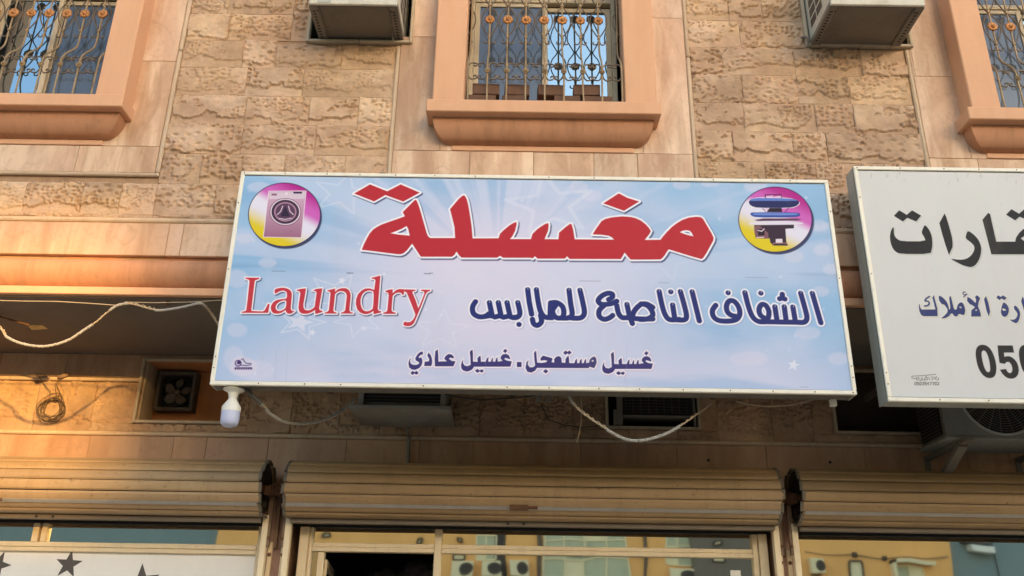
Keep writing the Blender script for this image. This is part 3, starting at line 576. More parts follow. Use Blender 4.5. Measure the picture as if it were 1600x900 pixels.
    M[0] = (M[0], Z(o2, k2, [(800, 206), (820, 208), (816, 226), (796, 220)]))
    shp = [s.poly([g], 6) for g in G1 + G2 + rest + M[1:]] + [s.poly(list(M[0]), 6)]
    lettered(shp, (64, 58, 118), (238, 230, 242), 1.9, (198, 160, 196), (.7, .9), 1.9, .6, .9)
    # --- small printer's mark
    s.fill(s.poly([smooth([(358, 574), (366, 556), (384, 556), (402, 566), (404, 580), (380, 588), (362, 584)])], 4), (222, 212, 232), soft=1.5, alpha=.6)
    s.fill(s.strokes([[(372 + 4.6 * math.cos(t * .5), 567 + 4.6 * math.sin(t * .5)) for t in range(13)]], .9), (84, 58, 118)); s.fill(s.strokes([[(373, 566)]], 2.9), (70, 44, 108))
    s.fill(s.strokes([[(377, 561), (380.5, 560)], [(380, 562), (384, 567), (392, 567.5)], [(376, 570), (384, 570.5), (392, 569.5)]], .75), (84, 62, 118))
    s.fill(s.poly([[(366.5, 573.2), (393.5, 573.2), (394, 576.8), (366, 576.8)]], 3), (78, 52, 112))
    rl = random.Random(3)
    for i in range(8): x = 369 + i * 2.9; s.fill(s.strokes([[(x, 574.3), (x + rl.uniform(.3, 1.4), 575.8)]], .22), (214, 200, 226), soft=.3)
    # marks and scratches in the film
    for x0, x1, y, al in ((542, 551, 426, .8), (663, 672, 427, .8), (425, 445, 423, .45), (906, 938, 438.5, .35), (672, 676, 426, .6), (1165, 1200, 433, .3), (1250, 1262, 604, .3), (1030, 1045, 441, .3)):
        s.fill(s.strokes([[(x0, y), (x1, y + .4)]], .8), (70, 88, 120), soft=.8, alpha=al)
    for x in (432, 449, 760, 980): s.fill(s.strokes([[(x, 545), (x - 3, 598)]], .3), (150, 150, 180), soft=.4, alpha=.35)
    return s
def office_sheet():
    s = Sheet(SY, 1.915, 5.35, 2.858, 4.168, 560)
    n = fbm(s.X / 190, s.Yg / 260, 3)[..., None]
    s.img[:] = np.array(srgb(214, 213, 213)) * (1 - .35 * n) + np.array(srgb(196, 186, 182)) * .35 * n
    rn = random.Random(9)
    for i in range(70):
        x, y = rn.uniform(1345, 1620), rn.uniform(268, 285) if i % 2 else rn.uniform(300, 625)
        s.fill(s.strokes([[(x, y), (x + rn.uniform(-1, 1), y + rn.uniform(.5, 8 if i % 2 else 1.5))]], .35), (128, 92, 70), soft=.5, alpha=rn.uniform(.15, .6))
    for i in range(14):
        x = rn.uniform(1400, 1600); s.fill(s.strokes([[(x, rn.uniform(622, 627)), (x + rn.uniform(8, 40), 626)]], .8), (140, 100, 78), soft=1.4, alpha=.35)
    o = (1320, 300); k = 40 / 7
    dots = [(438, 210), (487, 160), (555, 200), (602, 160), (685, 208), (640, 262), (560, 229), (520, 262)]
    big = [[smooth(Z(o, k, [(430, 310), (440, 312), (442, 380), (465, 415), (510, 437), (725, 437), (710, 400), (685, 360), (698, 325), (715, 288), (740, 312), (765, 350), (782, 400), (786, 470), (780, 510), (768, 552), (500, 552), (450, 530), (418, 482), (402, 410), (410, 350)]), 1)], [Z(o, k, dots)], [Z(o, k, [(x + 1003, y - 10) for x, y in dots])],
           [Z(o, k, [(893, 187), (908, 220), (930, 290), (960, 400), (966, 450), (965, 490), (932, 562), (900, 470), (870, 370), (845, 275)])],
           [smooth(Z(o, k, [(1100, 340), (1150, 372), (1195, 420), (1220, 480), (1222, 530), (1208, 590), (1180, 640), (1150, 664), (1120, 670), (1060, 655), (1000, 625), (938, 590), (1000, 600), (1060, 602), (1110, 582), (1145, 545), (1160, 505), (1155, 475), (1125, 445), (1078, 412), (1085, 375)]))],
           [Z(o, k, [(1283, 182), (1300, 195), (1355, 440), (1523, 440), (1530, 405), (1560, 360), (1600, 325), (1650, 312), (1700, 335), (1730, 390), (1735, 440), (1850, 440), (1815, 385), (1850, 320), (1920, 290), (1990, 320), (2010, 385), (1930, 362), (1900, 390), (1960, 440), (2060, 445), (2030, 555), (1310, 555), (1270, 400), (1230, 245)]), Z(o, k, [(1575, 412), (1605, 392), (1640, 398), (1645, 430), (1600, 432)])]]
    shp = [s.poly(b, 6) for b in big]
    for q in shp: s.fill(q, (176, 176, 172), .4, .3, .8, off=(1.0, 1.4))
    for q in shp: s.fill(q, (226, 226, 222), .8, .4, .9)
    for q in shp: s.fill(q, (36, 39, 44))
    o = (1430, 445); k = 1600 / 170
    bl = [[Z(o, k, [(275, 145), (285, 170), (300, 230), (330, 340), (336, 458), (120, 458), (90, 438), (66, 390), (55, 320), (58, 270), (66, 275), (78, 330), (98, 358), (298, 356), (275, 260), (255, 185)])],
          [smooth(Z(o, k, [(350, 150), (400, 172), (455, 225), (490, 290), (505, 370), (520, 330), (508, 240), (500, 180), (525, 148), (550, 250), (575, 358), (612, 360), (620, 305), (645, 265), (685, 248), (715, 275), (738, 340), (742, 380), (725, 450), (640, 418), (630, 460), (580, 462), (540, 405), (500, 460), (440, 490), (375, 492), (425, 455), (478, 402), (478, 350), (440, 300), (420, 280), (405, 290), (360, 240), (348, 195)])), Z(o, k, [(648, 322), (670, 314), (684, 326), (678, 342)])],
          [Z(o, k, [(770, 168), (825, 200), (890, 262), (898, 230), (895, 200), (880, 178), (905, 148), (930, 160), (960, 190), (940, 245), (928, 310), (950, 360), (968, 420), (970, 463), (825, 463), (828, 370), (882, 325), (835, 290), (810, 285), (765, 232)]), Z(o, k, [(888, 362), (915, 360), (905, 378), (890, 376)])],
          [Z(o, k, [(1045, 158), (1062, 205), (1080, 260), (1100, 350), (1106, 390), (1088, 468), (1050, 370), (1015, 205)])],
          [smooth(Z(o, k, [(1300, 245), (1345, 275), (1375, 320), (1386, 370), (1372, 430), (1335, 470), (1295, 465), (1265, 425), (1262, 380), (1275, 310)])), Z(o, k, [(1290, 342), (1325, 352), (1342, 372), (1300, 375), (1286, 362)])], [Z(o, k, [(1195, 185), (1220, 148), (1263, 172), (1293, 148), (1350, 185), (1320, 222), (1270, 198), (1245, 222)])],
          [smooth(Z(o, k, [(1462, 290), (1510, 325), (1542, 380), (1550, 430), (1535, 510), (1495, 568), (1440, 545), (1380, 500), (1440, 512), (1485, 490), (1508, 440), (1500, 400), (1450, 345)]))],
          [Z(o, k, [(1580, 165), (1602, 200), (1640, 370), (1620, 440), (1590, 330), (1560, 235)])], [Z(o, k, [(1700, 250), (1740, 300), (1750, 380), (1735, 460), (1640, 462), (1650, 400), (1700, 395), (1690, 330)])]]
    shp = [s.poly(b, 6) for b in bl] + [s.strokes([Z(o, k, curve([(212, 168), (165, 200), (148, 232), (190, 238), (210, 265), (190, 298), (140, 308)], 4))], 1.35), s.strokes([Z(o, k, curve([(742, 105), (718, 100), (705, 125), (725, 142), (765, 132)], 4)), Z(o, k, [(765, 130), (715, 175)])], .95)]
    for q in shp: s.fill(q, (188, 180, 158), .9, .5, .8, off=(.8, 1.2))
    for q in shp: s.fill(q, (226, 222, 210), 1.3, .4, .9)
    for q in shp: s.fill(q, (52, 62, 114))
    o = (1515, 530); k = 1093 / 85
    zero = [smooth([(270, 100), (350, 120), (430, 190), (490, 310), (530, 440), (547, 570), (535, 690), (490, 760), (400, 782), (310, 750), (230, 670), (170, 550), (135, 400), (122, 280), (135, 180), (190, 115)]), smooth([(285, 215), (330, 240), (370, 320), (400, 430), (418, 560), (415, 635), (380, 662), (335, 630), (295, 550), (265, 430), (245, 310), (250, 240)])]
    five = [[(565, 118), (870, 118), (900, 262), (695, 262), (705, 348), (750, 335), (800, 334), (860, 358), (920, 410), (960, 470), (985, 540), (995, 620), (980, 700), (940, 755), (890, 782), (840, 788), (780, 778), (720, 745), (660, 685), (612, 605), (735, 590), (762, 640), (800, 672), (835, 670), (858, 640), (862, 580), (845, 510), (810, 462), (775, 448), (740, 458), (712, 490), (605, 470), (580, 300)]]
    for g in (zero, five, [[(x + 870, y) for x, y in c] for c in zero]):
        q = s.poly([Z(o, k, c) for c in g], 4); s.fill(q, (40, 41, 44))
    # installer's line, bottom left
    o = (1420, 578); k = 1600 / 60
    s.fill(s.strokes([Z(o, k, [(150, 245), (600, 222), (1130, 168)]), Z(o, k, curve([(150, 245), (130, 300), (200, 345), (320, 335), (420, 300), (430, 360), (370, 405), (320, 370), (335, 310)], 4)), Z(o, k, curve([(500, 350), (535, 375), (520, 425), (460, 430)], 4)), Z(o, k, curve([(560, 290), (590, 400), (700, 395), (660, 350), (760, 300), (790, 390), (700, 400)], 4)), Z(o, k, [(700, 275), (760, 270)]), Z(o, k, [(840, 290), (875, 390)]), Z(o, k, curve([(930, 285), (1000, 285), (1020, 350), (990, 385), (945, 385)], 4)), Z(o, k, curve([(1075, 270), (1110, 370), (1130, 340), (1165, 260)], 4)), Z(o, k, curve([(1225, 310), (1250, 370), (1170, 405)], 4))], .55), (84, 74, 66), soft=.5, alpha=.85)
    seg = {'0': [[(0, 0), (1, 0), (1, 2), (0, 2), (0, 0)]], '5': [[(1, 0), (0, 0), (0, 1), (1, 1), (1, 2), (0, 2)]], '3': [[(0, 0), (1, 0), (1, 2), (0, 2)], [(.3, 1), (1, 1)]], '9': [[(1, 1), (0, 1), (0, 0), (1, 0), (1, 2), (.1, 2)]], '4': [[(.7, 2), (.7, 0), (0, 1.3), (1, 1.3)]], '7': [[(0, 0), (1, 0), (.5, 2)]], '2': [[(0, 0), (1, 0), (1, 1), (0, 2), (1, 2)]]}
    ls = []
    for i, ch in enumerate('0503947702'):
        for l in seg[ch]: ls.append(Z(o, k, [(262 + i * 104 + u * 58, 500 + v_ * 55) for u, v_ in l]))
    s.fill(s.strokes(ls, .5), (70, 62, 56), soft=.45, alpha=.9)
    return s
# ------------------------------------------------------------------ the building that carries the signs
U = -1.04                                   # face of the upper storey; the shop wall below stands at y = 0
SOF = 3.43                                  # underside of the overhanging storey
TOPZ = 7.0
bld = thing('apartment_building', (0, 0, 0), 'stone and marble clad building front with grilled windows above the shops', 'building')
def boxes(name, mat, rects, y0, y1, parent=bld, b=.0, **kw):
    m = MB()
    for (x0, x1, z0, z1) in rects: m.box(x0, x1, y0, y1, z0, z1, b)
    return m.build(name, mat, parent, **kw)
WINS = [(-3.47, -2.522), (-.319, .641), (2.878, 3.83)]
WZ0, WZ1 = 4.62, 6.2
AC_H = [(-1.325, -.685, 5.19, 5.66), (1.83, 2.475, 5.215, 5.68)]
rects = [(-8.5, 8.5, SOF + .05, TOPZ)]
for a, b_ in WINS: rects = clip(rects, (a, b_, WZ0, WZ1))
for h in AC_H: rects = clip(rects, h)
boxes('wall', 'mortar', rects, U, U + .22)
boxes('roof', 'mortar', [(-8.5, 8.5, TOPZ - .2, TOPZ)], U + .22, 7)
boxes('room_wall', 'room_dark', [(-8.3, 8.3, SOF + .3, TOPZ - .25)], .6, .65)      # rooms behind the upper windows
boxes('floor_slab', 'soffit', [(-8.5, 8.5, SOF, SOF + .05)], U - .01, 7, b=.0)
m = MB(); m.box(-8.5, -8.3, U + .22, 7, 0, TOPZ, 0); m.box(8.3, 8.5, U + .22, 7, 0, TOPZ, 0); m.build('side_wall', 'mortar', bld)
# ---- rough faced stones: every block its own relief
def stone(x0, x1, z0, z1, yb, seed, mat='stone', st=.0058, amp=1.0, ox=0):
    g = .0004; x0, x1, z0, z1 = x0 + g, x1 - g, z0 + g, z1 - g
    nx, nz = max(3, int((x1 - x0) / st)), max(3, int((z1 - z0) / st))
    X, Z_ = np.meshgrid(np.linspace(x0, x1, nx + 1), np.linspace(z0, z1, nz + 1))
    rs = random.Random(seed); a = rs.choice([.6, .8, .9, 1.0, 1.1, 1.25]) * amp; so = seed * 3.71
    wx = X + .016 * (fbm(X * 22, Z_ * 22, seed) - .5); wz = Z_ + .016 * (fbm(X * 22 + 9, Z_ * 22, seed + 2) - .5)
    v = (Z_ - z0) / max(z1 - z0, .05); ux = np.minimum(X - x0, x1 - X)
    ed = np.minimum(np.minimum(X - x0, x1 - X), np.minimum(Z_ - z0, z1 - Z_))
    lowm, side = rs.uniform(.05, .34), rs.choice([.0, .0, .012, .03])
    n1 = .75 * (fbm(wx * 8 + so, wz * 11 + so, seed, 5) - .5) + .5 * (fbm(wx * 26 + so, wz * 34 + so, seed + 3, 4) - .5)
    m_ = n1 * 1.25 + np.minimum(np.minimum(2.0 * (v - lowm), 2.6 * (.97 - v)), np.minimum(9. * (ux - side) + .12, .16 + rs.uniform(-.04, .1)))
    pl = sstep(-.018, .018, m_)                                   # hewn plateau with a torn edge
    h = .005 + .0120 * a * pl + .0068 * a * np.exp(-((m_ - .025) / .022) ** 2) * pl
    pscale = rs.uniform(26, 42); cl = cellular(wx * pscale * .85 + so, wz * pscale * 1.1, seed)
    dense = rs.choice([.34, .40, .46, .52, .60])
    pk = sstep(dense, dense + .07, fbm(X * 6 + so, Z_ * 8, seed + 5, 3))
    h -= .0155 * a * (1 - sstep(.19, .39, cl)) * pk * (.12 + .88 * pl)
    cb = cellular(wx * 13 + so * 2, wz * 19, seed + 31)
    h -= .009 * a * (1 - sstep(.10, .30, cb)) * pl * (rs.random() < .6)
    h += .0050 * a * (fbm(wx * 30, wz * 42, seed + 7, 3) - .5) * (.3 + .7 * pl)
    h += .0045 * (fbm(X * 3 + so, Z_ * 4, seed + 3, 2) - .5)
    h = np.maximum(h, .0012); h = h * (sstep(-.002, .003, ed) * .25 + .75)
    Yv = yb - h
    n = (nx + 1) * (nz + 1); V = np.stack([X.ravel(), Yv.ravel(), Z_.ravel()], 1)
    idx = np.arange(n).reshape(nz + 1, nx + 1)
    F = np.stack([idx[:-1, :-1], idx[:-1, 1:], idx[1:, 1:], idx[1:, :-1]], -1).reshape(-1, 4)
    ring = np.concatenate([idx[0, :], idx[1:, -1], idx[-1, -2::-1], idx[-2:0:-1, 0]])
    sk = V[ring].copy(); sk[:, 1] = yb + .004; k = np.arange(len(ring)); k2 = (k + 1) % len(ring)
    F = np.concatenate([F, np.stack([ring[k], n + k, n + k2, ring[k2]], 1)])
    V = np.concatenate([V, sk])
    me = bpy.data.meshes.new('stone_block'); me.vertices.add(len(V)); me.vertices.foreach_set('co', V.astype(np.float32).ravel())
    me.loops.add(F.size); me.loops.foreach_set('vertex_index', F.astype(np.int32).ravel())
    me.polygons.add(len(F)); me.polygons.foreach_set('loop_start', np.arange(0, F.size, 4, dtype=np.int32))
    me.polygons.foreach_set('use_smooth', np.ones(len(F), bool)); me.update(); me.validate()
    me.materials.append(MT[mat]); o = bpy.data.objects.new('stone_block', me); COL.objects.link(o); o.parent = bld
    return o
rs = random.Random(11)
rows = [3.742 + .2075 * k for k in range(0, 12)]
def course(x0, x1, z0, z1, holes, seed, yb, mat, wmin=.2, wmax=.46, st=.0058, amp=1.0):
    r = random.Random(seed); x = x0
    while x < x1 - .01:
        w_ = r.uniform(wmin, wmax)
        if x1 - (x + w_) < wmin * .7: w_ = x1 - x
        cells = [(x, x + w_, z0, z1)]
        for h in holes: cells = clip(cells, h)
        for c in cells:
            if c[1] - c[0] > .03 and c[3] - c[2] > .03: stone(*c, yb, r.randrange(9999), mat, st, amp)
        x += w_
holesU = [(a - .012, b_ + .012, c - .022, d + .02) for a, b_, c, d in AC_H]
BZ = 3.917
for i, z in enumerate(rows):
    z0, z1 = max(z, BZ), z + .2075
    if z1 < BZ + .02 or z0 > 6.1: continue
    course(-2.113, -.767, z0, z1, holesU, 100 + i, U, 'stone')
    course(1.077, 2.437, z0, z1, holesU, 200 + i, U, 'stone')
    if z1 < 4.25:
        zz = min(z1, 4.198) if z1 > 4.15 else z1
        course(-4.2, -2.113, z0, zz, [], 300 + i, U, 'stone')
        course(-.767, 1.077, z0, zz, [], 400 + i, U, 'stone', st=.02)
        course(2.437, 4.2, z0, zz, [], 500 + i, U, 'stone', st=.02)
# thin cut trim between stone and marble
def trim_v(x, z0, z1): MB().box(x - .0125, x + .0125, U - .024, U, z0, z1, .007).build('trim_strip', 'trim', bld)
def trim_h(x0, x1, z): MB().box(x0, x1, U - .0245, U, z - .011, z + .011, .006).build('trim_strip', 'trim', bld)
for x, zt in ((-2.125, 6.1), (-.755, 5.165), (1.065, 6.1), (2.449, 5.19)):
    zs = [4.222]
    while zs[-1] < zt - .3: zs.append(zs[-1] + rs.uniform(.7, 1.1))
    zs[-1] = zt
    for a, b_ in zip(zs, zs[1:]): trim_v(x, a + .001, b_ - .001)
for x0, x1 in ((-4.2, -2.113), (-.767, 1.077), (2.437, 4.2)): trim_h(x0, x1, 4.211)
# ---- marble slabs round the windows
def slab(x0, x1, z0, z1, y, t=.018, mat='marble', b=.0015):
    g = .0011; return MB().box(x0 + g, x1 - g, y - t + rs.uniform(-.0012, .0012), y, z0 + g, z1 - g, b).build('marble_slab', mat, bld)
def split(x0, x1, cuts, z0, z1, y, mat='marble', t=.018):
    xs = [x0] + [c for c in cuts if x0 < c < x1] + [x1]
    for a, b_ in zip(xs, xs[1:]): slab(a, b_, z0, z1, y, t, mat)
split(-4.2, -2.139, [-3.62, -3.1, -2.62, -2.36], 4.223, 4.403, U)
split(-.741, 1.051, [-.28, .1, .46, .72], 4.223, 4.403, U)
split(2.463, 4.2, [2.75, 3.3, 3.8], 4.223, 4.403, U)
for z0, z1 in ((4.403, 5.02), (5.02, 6.1)): slab(-2.40, -2.139, z0, z1, U)
slab(-2.75, -2.40, 4.403, 4.60, U)
for z0, z1 in ((4.403, 5.235), (5.235, 6.1)): slab(-.685 if z0 > 5 else -.741, -.46, z0, z1, U)
slab(-.741, -.685, 5.0, 5.165, U + .0005)
slab(-.46, -.30, 4.403, 4.6, U); slab(-.30, .76, 4.403, 4.6, U)
for z0, z1 in ((4.403, 5.41), (5.41, 6.1)): slab(.76, 1.051, z0, z1, U)
for z0, z1 in ((4.403, 4.99), (4.99, 6.1)): slab(2.475 if z0 > 4.9 else 2.463, 2.72, z0, z1, U)
slab(2.463, 2.475, 4.99, 5.19, U)
slab(2.72, 3.0, 4.403, 4.58, U)
# ---- marble band, its moulding, and the rounded plaster cornice over the shops
x = -4.2
for b_ in (-3.60, -2.965, -1.99, -1.907, -1.2, -.3, .6, 1.5, 2.3, 3.1, 4.2):
    MB().box(x + .001, b_ - .001, U - .03, U, 3.682, 3.888, .003).build('marble_slab', 'marble_band', bld); x = b_
x = -4.2
for b_ in (-2.9, -1.85, -.8, .3, 1.3, 2.2, 3.2, 4.2):
    MB().tube([(x + .001, U - .026, 3.902), (b_ - .001, U - .026, 3.902)], .0165, 10).build('trim_strip', 'trim', bld); x = b_
prof = [(U - .02, 3.68), (U - .015, 3.655)]
for k in range(9):
    a = k / 8 * math.pi / 2; prof.append((U - .015 + .0 - .045 * math.sin(a + .35) / 1.0, 3.655 - .155 * (k / 8) ** .9))
prof = [(U, 3.682), (U, 3.652), (U - .036, 3.648), (U - .052, 3.628), (U - .060, 3.600), (U - .058, 3.570), (U - .048, 3.540), (U - .03, 3.512), (U - .006, 3.492), (U + .02, 3.482), (U + .02, 3.4825), (U + .1, 3.4825), (U + .1, 3.682)]
cm = MB(); nseg = 24; xs_ = np.linspace(-4.2, 4.2, nseg + 1)
cm.v = [(x_, y_ + .0025 * (vnoise(np.array(x_ * 4.), np.array(z_ * 20.), 2) - .5), z_) for x_ in xs_ for y_, z_ in prof]; n_ = len(prof)
cm.f = [(i * n_ + k, i * n_ + (k + 1) % n_, (i + 1) * n_ + (k + 1) % n_, (i + 1) * n_ + k) for i in range(nseg) for k in range(n_)]; cm.sm = [True] * len(cm.f)
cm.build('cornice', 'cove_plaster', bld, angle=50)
MB().box(-4.2, 4.2, U - .045, U + .12, 3.436, 3.481, .004).build('cornice_lip', 'orange_plaster', bld)
# ---- windows: plaster surround, sill, rounded corbel, aluminium sashes, wrought grille
def window(x0, x1, jw, lx0, lx1, mull, glass, kind):
    z0 = 4.66; ztop = WZ1
    yF = U - .155
    sr = MB()
    sr.box(x0 - jw, x0, yF, U + .24, z0, ztop, .006); sr.box(x1, x1 + jw, yF, U + .24, z0, ztop, .006); sr.box(x0 - jw, x1 + jw, yF, U + .24, ztop, ztop + jw, .006)
    sr.build('window_surround', 'orange_plaster', bld)
    MB().box(lx0, lx1, U - .182, U + .24, 4.575, z0, .005).build('window_sill', 'orange_plaster', bld)
    cb = MB(); ring = []; N = 12
    for k in range(N + 1):
        a = k / N * math.pi / 2
        d = .022 + .098 * math.cos(a); z = 4.577 - .139 * math.sin(a)
        ins = .035 + .112 * (1 - math.cos(a))
        ring.append([(lx0 + ins, U + .02, z), (lx0 + ins, U - d, z), (lx1 - ins, U - d, z), (lx1 - ins, U + .02, z)])
    cb.v = [p for r_ in ring for p in r_]; cb.f = [(i * 4 + k, i * 4 + k + 1, (i + 1) * 4 + k + 1, (i + 1) * 4 + k) for i in range(N) for k in range(3)] + [(0, 1, 2, 3), tuple(N * 4 + k for k in (3, 2, 1, 0))]
    cb.sm = [True] * (N * 3) + [False] * 2
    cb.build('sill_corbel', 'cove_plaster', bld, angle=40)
    MB().box(lx0 + .150, lx1 - .150, U - .026, U - .001, 4.404, 4.4385, .003).build('corbel_base', 'orange_plaster', bld)
    # sashes
    w_ = None
    yw = U + .15
    fr = MB(); f_ = .028
    fr.box(x0 + .001, x0 + f_, yw, yw + .07, z0, ztop); fr.box(x1 - f_, x1 - .001, yw, yw + .07, z0, ztop); fr.box(x0 + f_, x1 - f_, yw + .001, yw + .069, ztop - .03, ztop); fr.box(x0 + f_, x1 - f_, yw + .001, yw + .069, z0 - .02, z0 + .025)
    win = fr.build('window', 'window_alu', bld)
    zt1, zt2 = (5.335, 5.335) if kind == 'c' else (5.35, 5.35)
    for (a, b_, yy, gl, ztp) in ((x0 + f_, mull + .016, yw + .012, glass[0], 5.662), (mull - .016, x1 - f_, yw + .040, glass[1], 5.650)):
        sf = MB(); q = .034
        sf.box(a + .001, a + q, yy, yy + .022, z0 + .026, ztp, .002); sf.box(b_ - q, b_ - .001, yy, yy + .022, z0 + .026, ztp, .002)
        sf.box(a + q, b_ - q, yy + .0005, yy + .0215, ztp - .03, ztp, .002); sf.box(a + q, b_ - q, yy + .0005, yy + .0215, z0 + .026, z0 + .06, .002)
        s1 = sf.build('sash', 'window_alu', win)
        MB().box(a + q - .004, b_ - q + .004, yy + .009, yy + .013, z0 + .055, ztp - .026, 0).build('pane', gl, win)
    MB().box(x0 + f_, x1 - f_, yw + .004, yw + .05, 5.664, 5.70, .003).build('transom', 'window_alu', win)
    MB().box(x0 + f_, x1 - f_, yw + .03, yw + .035, 5.70, ztop - .03, 0).build('pane', 'pane_screen', win)
    # bent bars with belly
    def yb(z):
        t = float(sstep(5.135, 4.915, np.array(z))); return U - .035 - .125 * t
    grille(x0, x1, yb, z0, ztop)
def spiral(cx, cz, r0, a0, turns, sgn, n=16, r1=.25):
    return [(cx + r0 * (1 - (1 - r1) * t / n) * math.cos(a0 + sgn * turns * 2 * math.pi * t / n), cz + r0 * (1 - (1 - r1) * t / n) * math.sin(a0 + sgn * turns * 2 * math.pi * t / n)) for t in range(n + 1)]
def flower_mesh(r, d):
    mb = MB(); n = 32; rings = [(1.0, 0), (.97, d * .45), (.72, d * .9), (.42, d * .55), (.26, d * 1.1), (0.0, d * 1.35)]
    v = []
    for q, h in rings:
        for k in range(n):
            a = 2 * math.pi * k / n; sc_ = 1 - .13 * (1 - abs(math.cos(4 * a))) * (q > .5); hh = h * (1 - .35 * (1 - abs(math.cos(4 * a))) * (.3 < q < .99))
            v.append((r * q * sc_ * math.cos(a), -hh, r * q * sc_ * math.sin(a)))
    f = [(i * n + k, i * n + (k + 1) % n, (i + 1) * n + (k + 1) % n, (i + 1) * n + k) for i in range(len(rings) - 1) for k in range(n)] + [tuple(range(n))]
    mb.add(v, f, True); return mb
FL, KN = flower_mesh(.0345, .014), flower_mesh(.019, .011)
gn = [0]
def grille(x0, x1, yb, z0, ztop):
    r = random.Random(int(x0 * 100) & 1023)
    first = (x0 == WINS[1][0]); org = None
    m = MB()
    for z in (z0 + .006,): m.box(x0 + .005, x1 - .005, yb(z) - .006, yb(z) + .006, z - .004, z + .004, .001)
    m.box(x0 + .002, x1 - .002, yb(5.6) - .006, yb(5.6) + .006, 5.80, 5.812, .001)
    g = m.build('window_grille', 'grille_iron', bld, angle=30)
    nb = 7; sp = (x1 - x0 - .04) / 8.2; cx = (x0 + x1) / 2; bars = [cx + (i - 3) * (sp + .003) for i in range(nb)]
    for x in [x0 + .018] + bars + [x1 - .018]:
        zz = list(np.linspace(z0 - .003, 4.90, 5)) + list(np.linspace(4.915, 5.135, 9)) + [5.18, 5.25, 5.45, 5.65, ztop]
        w1, w2 = r.uniform(-.003, .003), r.uniform(0, 6)
        pts = [(x + w1 * math.sin(z * 9 + w2), yb(z), z) for z in zz]
        MB().tube(pts, .0058, 6).build('grille_bar', 'grille_bar', g)
    FZ, KZ, NZ, CZ = 5.36, 4.879, 5.474, 5.228
    for x in bars:
        for zf, src, nm, mt in ((FZ, FL, 'flower', 'gold_flower'), (KZ, KN, 'rosette', 'grille_bar'), (FZ + .40, FL, 'flower', 'gold_flower')):
            f = MB(); rr = r.uniform(0, .5); k = r.uniform(.94, 1.05)
            f.v = [(x + k * (a * math.cos(rr) - c * math.sin(rr)), yb(zf) - .004 + b_, zf + k * (a * math.sin(rr) + c * math.cos(rr))) for a, b_, c in src.v]; f.f, f.sm = src.f, src.sm
            f.build(nm, mt, g, angle=60)
        for zc in (CZ, NZ):
            MB().box(x - .009, x + .009, yb(zc) - .009, yb(zc) + .009, zc - .006, zc + .006, .002).build('collar', 'grille_bar', g)
    allx = [x0 + .018 - .02] + bars + [x1 - .018 + .02]
    for i, x in enumerate([x0 - .01] + bars + [x1 + .01]):
        for sg in (-1, 1):
            if (i == 0 and sg < 0) or (i == nb + 1 and sg > 0): continue
            h = sp * .485
            o_ = [(x + sg * .006, NZ), (x + sg * h * .35, NZ - .028), (x + sg * h * .80, NZ - .065), (x + sg * h * .97, NZ - .110), (x + sg * h * .86, NZ - .160), (x + sg * h * .45, NZ - .208), (x + sg * h * .1, CZ + .008), (x + sg * h * .04, CZ - .012), (x + sg * h * .14, CZ - .036)]
            c1 = curve(o_, 4); sp1 = spiral(x + sg * h * .47, CZ - .036, h * .33, math.pi if sg > 0 else 0, .62, 1 if sg > 0 else -1, 9, .5)
            u_ = [(x + sg * .006, NZ), (x + sg * h * .4, NZ + .03), (x + sg * h * .95, NZ + .10), (x + sg * h * .84, NZ + .17), (x + sg * h * .3, NZ + .25), (x + sg * .006, NZ + .3)]
            mm = MB()
            mm.tube([(a, yb(z), z) for a, z in c1 + sp1], .0043, 5); mm.tube([(a, yb(z), z) for a, z in curve(u_, 4)], .0043, 5)
            mm.build('scroll', 'grille_iron', g)
    xx = [x0 + .012] + bars + [x1 - .012]
    for a, b_ in zip(xx, xx[1:]):
        mid = (a + b_) / 2; q = (b_ - a) / 2
        for sg, xs in ((1, a), (-1, b_)):
            mm = MB()
            for sz in (1, -1):
                kz = KZ + sz * .012
                arc = curve([(xs + sg * .004, kz), (xs + sg * q * .12, kz + sz * .026), (xs + sg * q * .38, kz + sz * .047), (xs + sg * q * .72, kz + sz * .046)], 4)
                e = spiral(xs + sg * q * .74, kz + sz * .031, .0155, math.pi / 2 * sz, .78, -sg * sz, 10, .35)
                mm.tube([(p, yb(z), z) for p, z in arc + e[1:]], .0047, 5)
            mm.build('scroll', 'grille_iron', g)
window(*WINS[0], .172, -3.70, -2.335, -3.06, ('pane_mirror', 'pane_screen'), 'l')
window(*WINS[1], .190, -.540, .848, .175, ('pane_screen', 'pane_mirror'), 'c')
window(*WINS[2], .175, 2.660, 4.05, 3.34, ('pane_screen', 'pane_mirror'), 'r')
# ---- soffit edge and shop wall
LW = [(-9, -4.55), (-1.50, -1.355), (1.605, 1.725), (4.9, 9)]        # piers between the shops
NICH = [(-2.44, -1.80, 2.985, 3.39), (2.09, 2.70, 2.985, 3.39), (.615, 1.20, 2.995, 3.39), (-.92, -.42, 3.0, 3.39)]
rects = [(-8.5, 8.5, 2.42, SOF)]
for h in NICH: rects = clip(rects, h)
for a, b_ in LW: rects.append((max(a, -8.5), min(b_, 8.5), 0, 2.42))
boxes('shop_wall', 'mortar', rects, 0, .25)
x = -4.2
for c in (-3.75, -3.4, -2.96, -2.46, -1.78, -1.3, -.6, 0, .6, 1.2, 1.8, 2.4, 3.2, 4.2):
    cells = [(x, c, 3.272, SOF)]
    for h in NICH: cells = clip(cells, (h[0] - .012, h[1] + .012, h[2], h[3] + .02))
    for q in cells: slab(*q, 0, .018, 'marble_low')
    x = c
for a, b_ in ((-4.2, -3.3), (-3.3, -2.455), (-1.78, -.94), (-.4, .6), (1.215, 2.07), (2.72, 4.2)): MB().tube([(a + .001, -.018, 3.257), (b_ - .001, -.018, 3.257)], .013, 8).build('trim_strip', 'trim', bld)
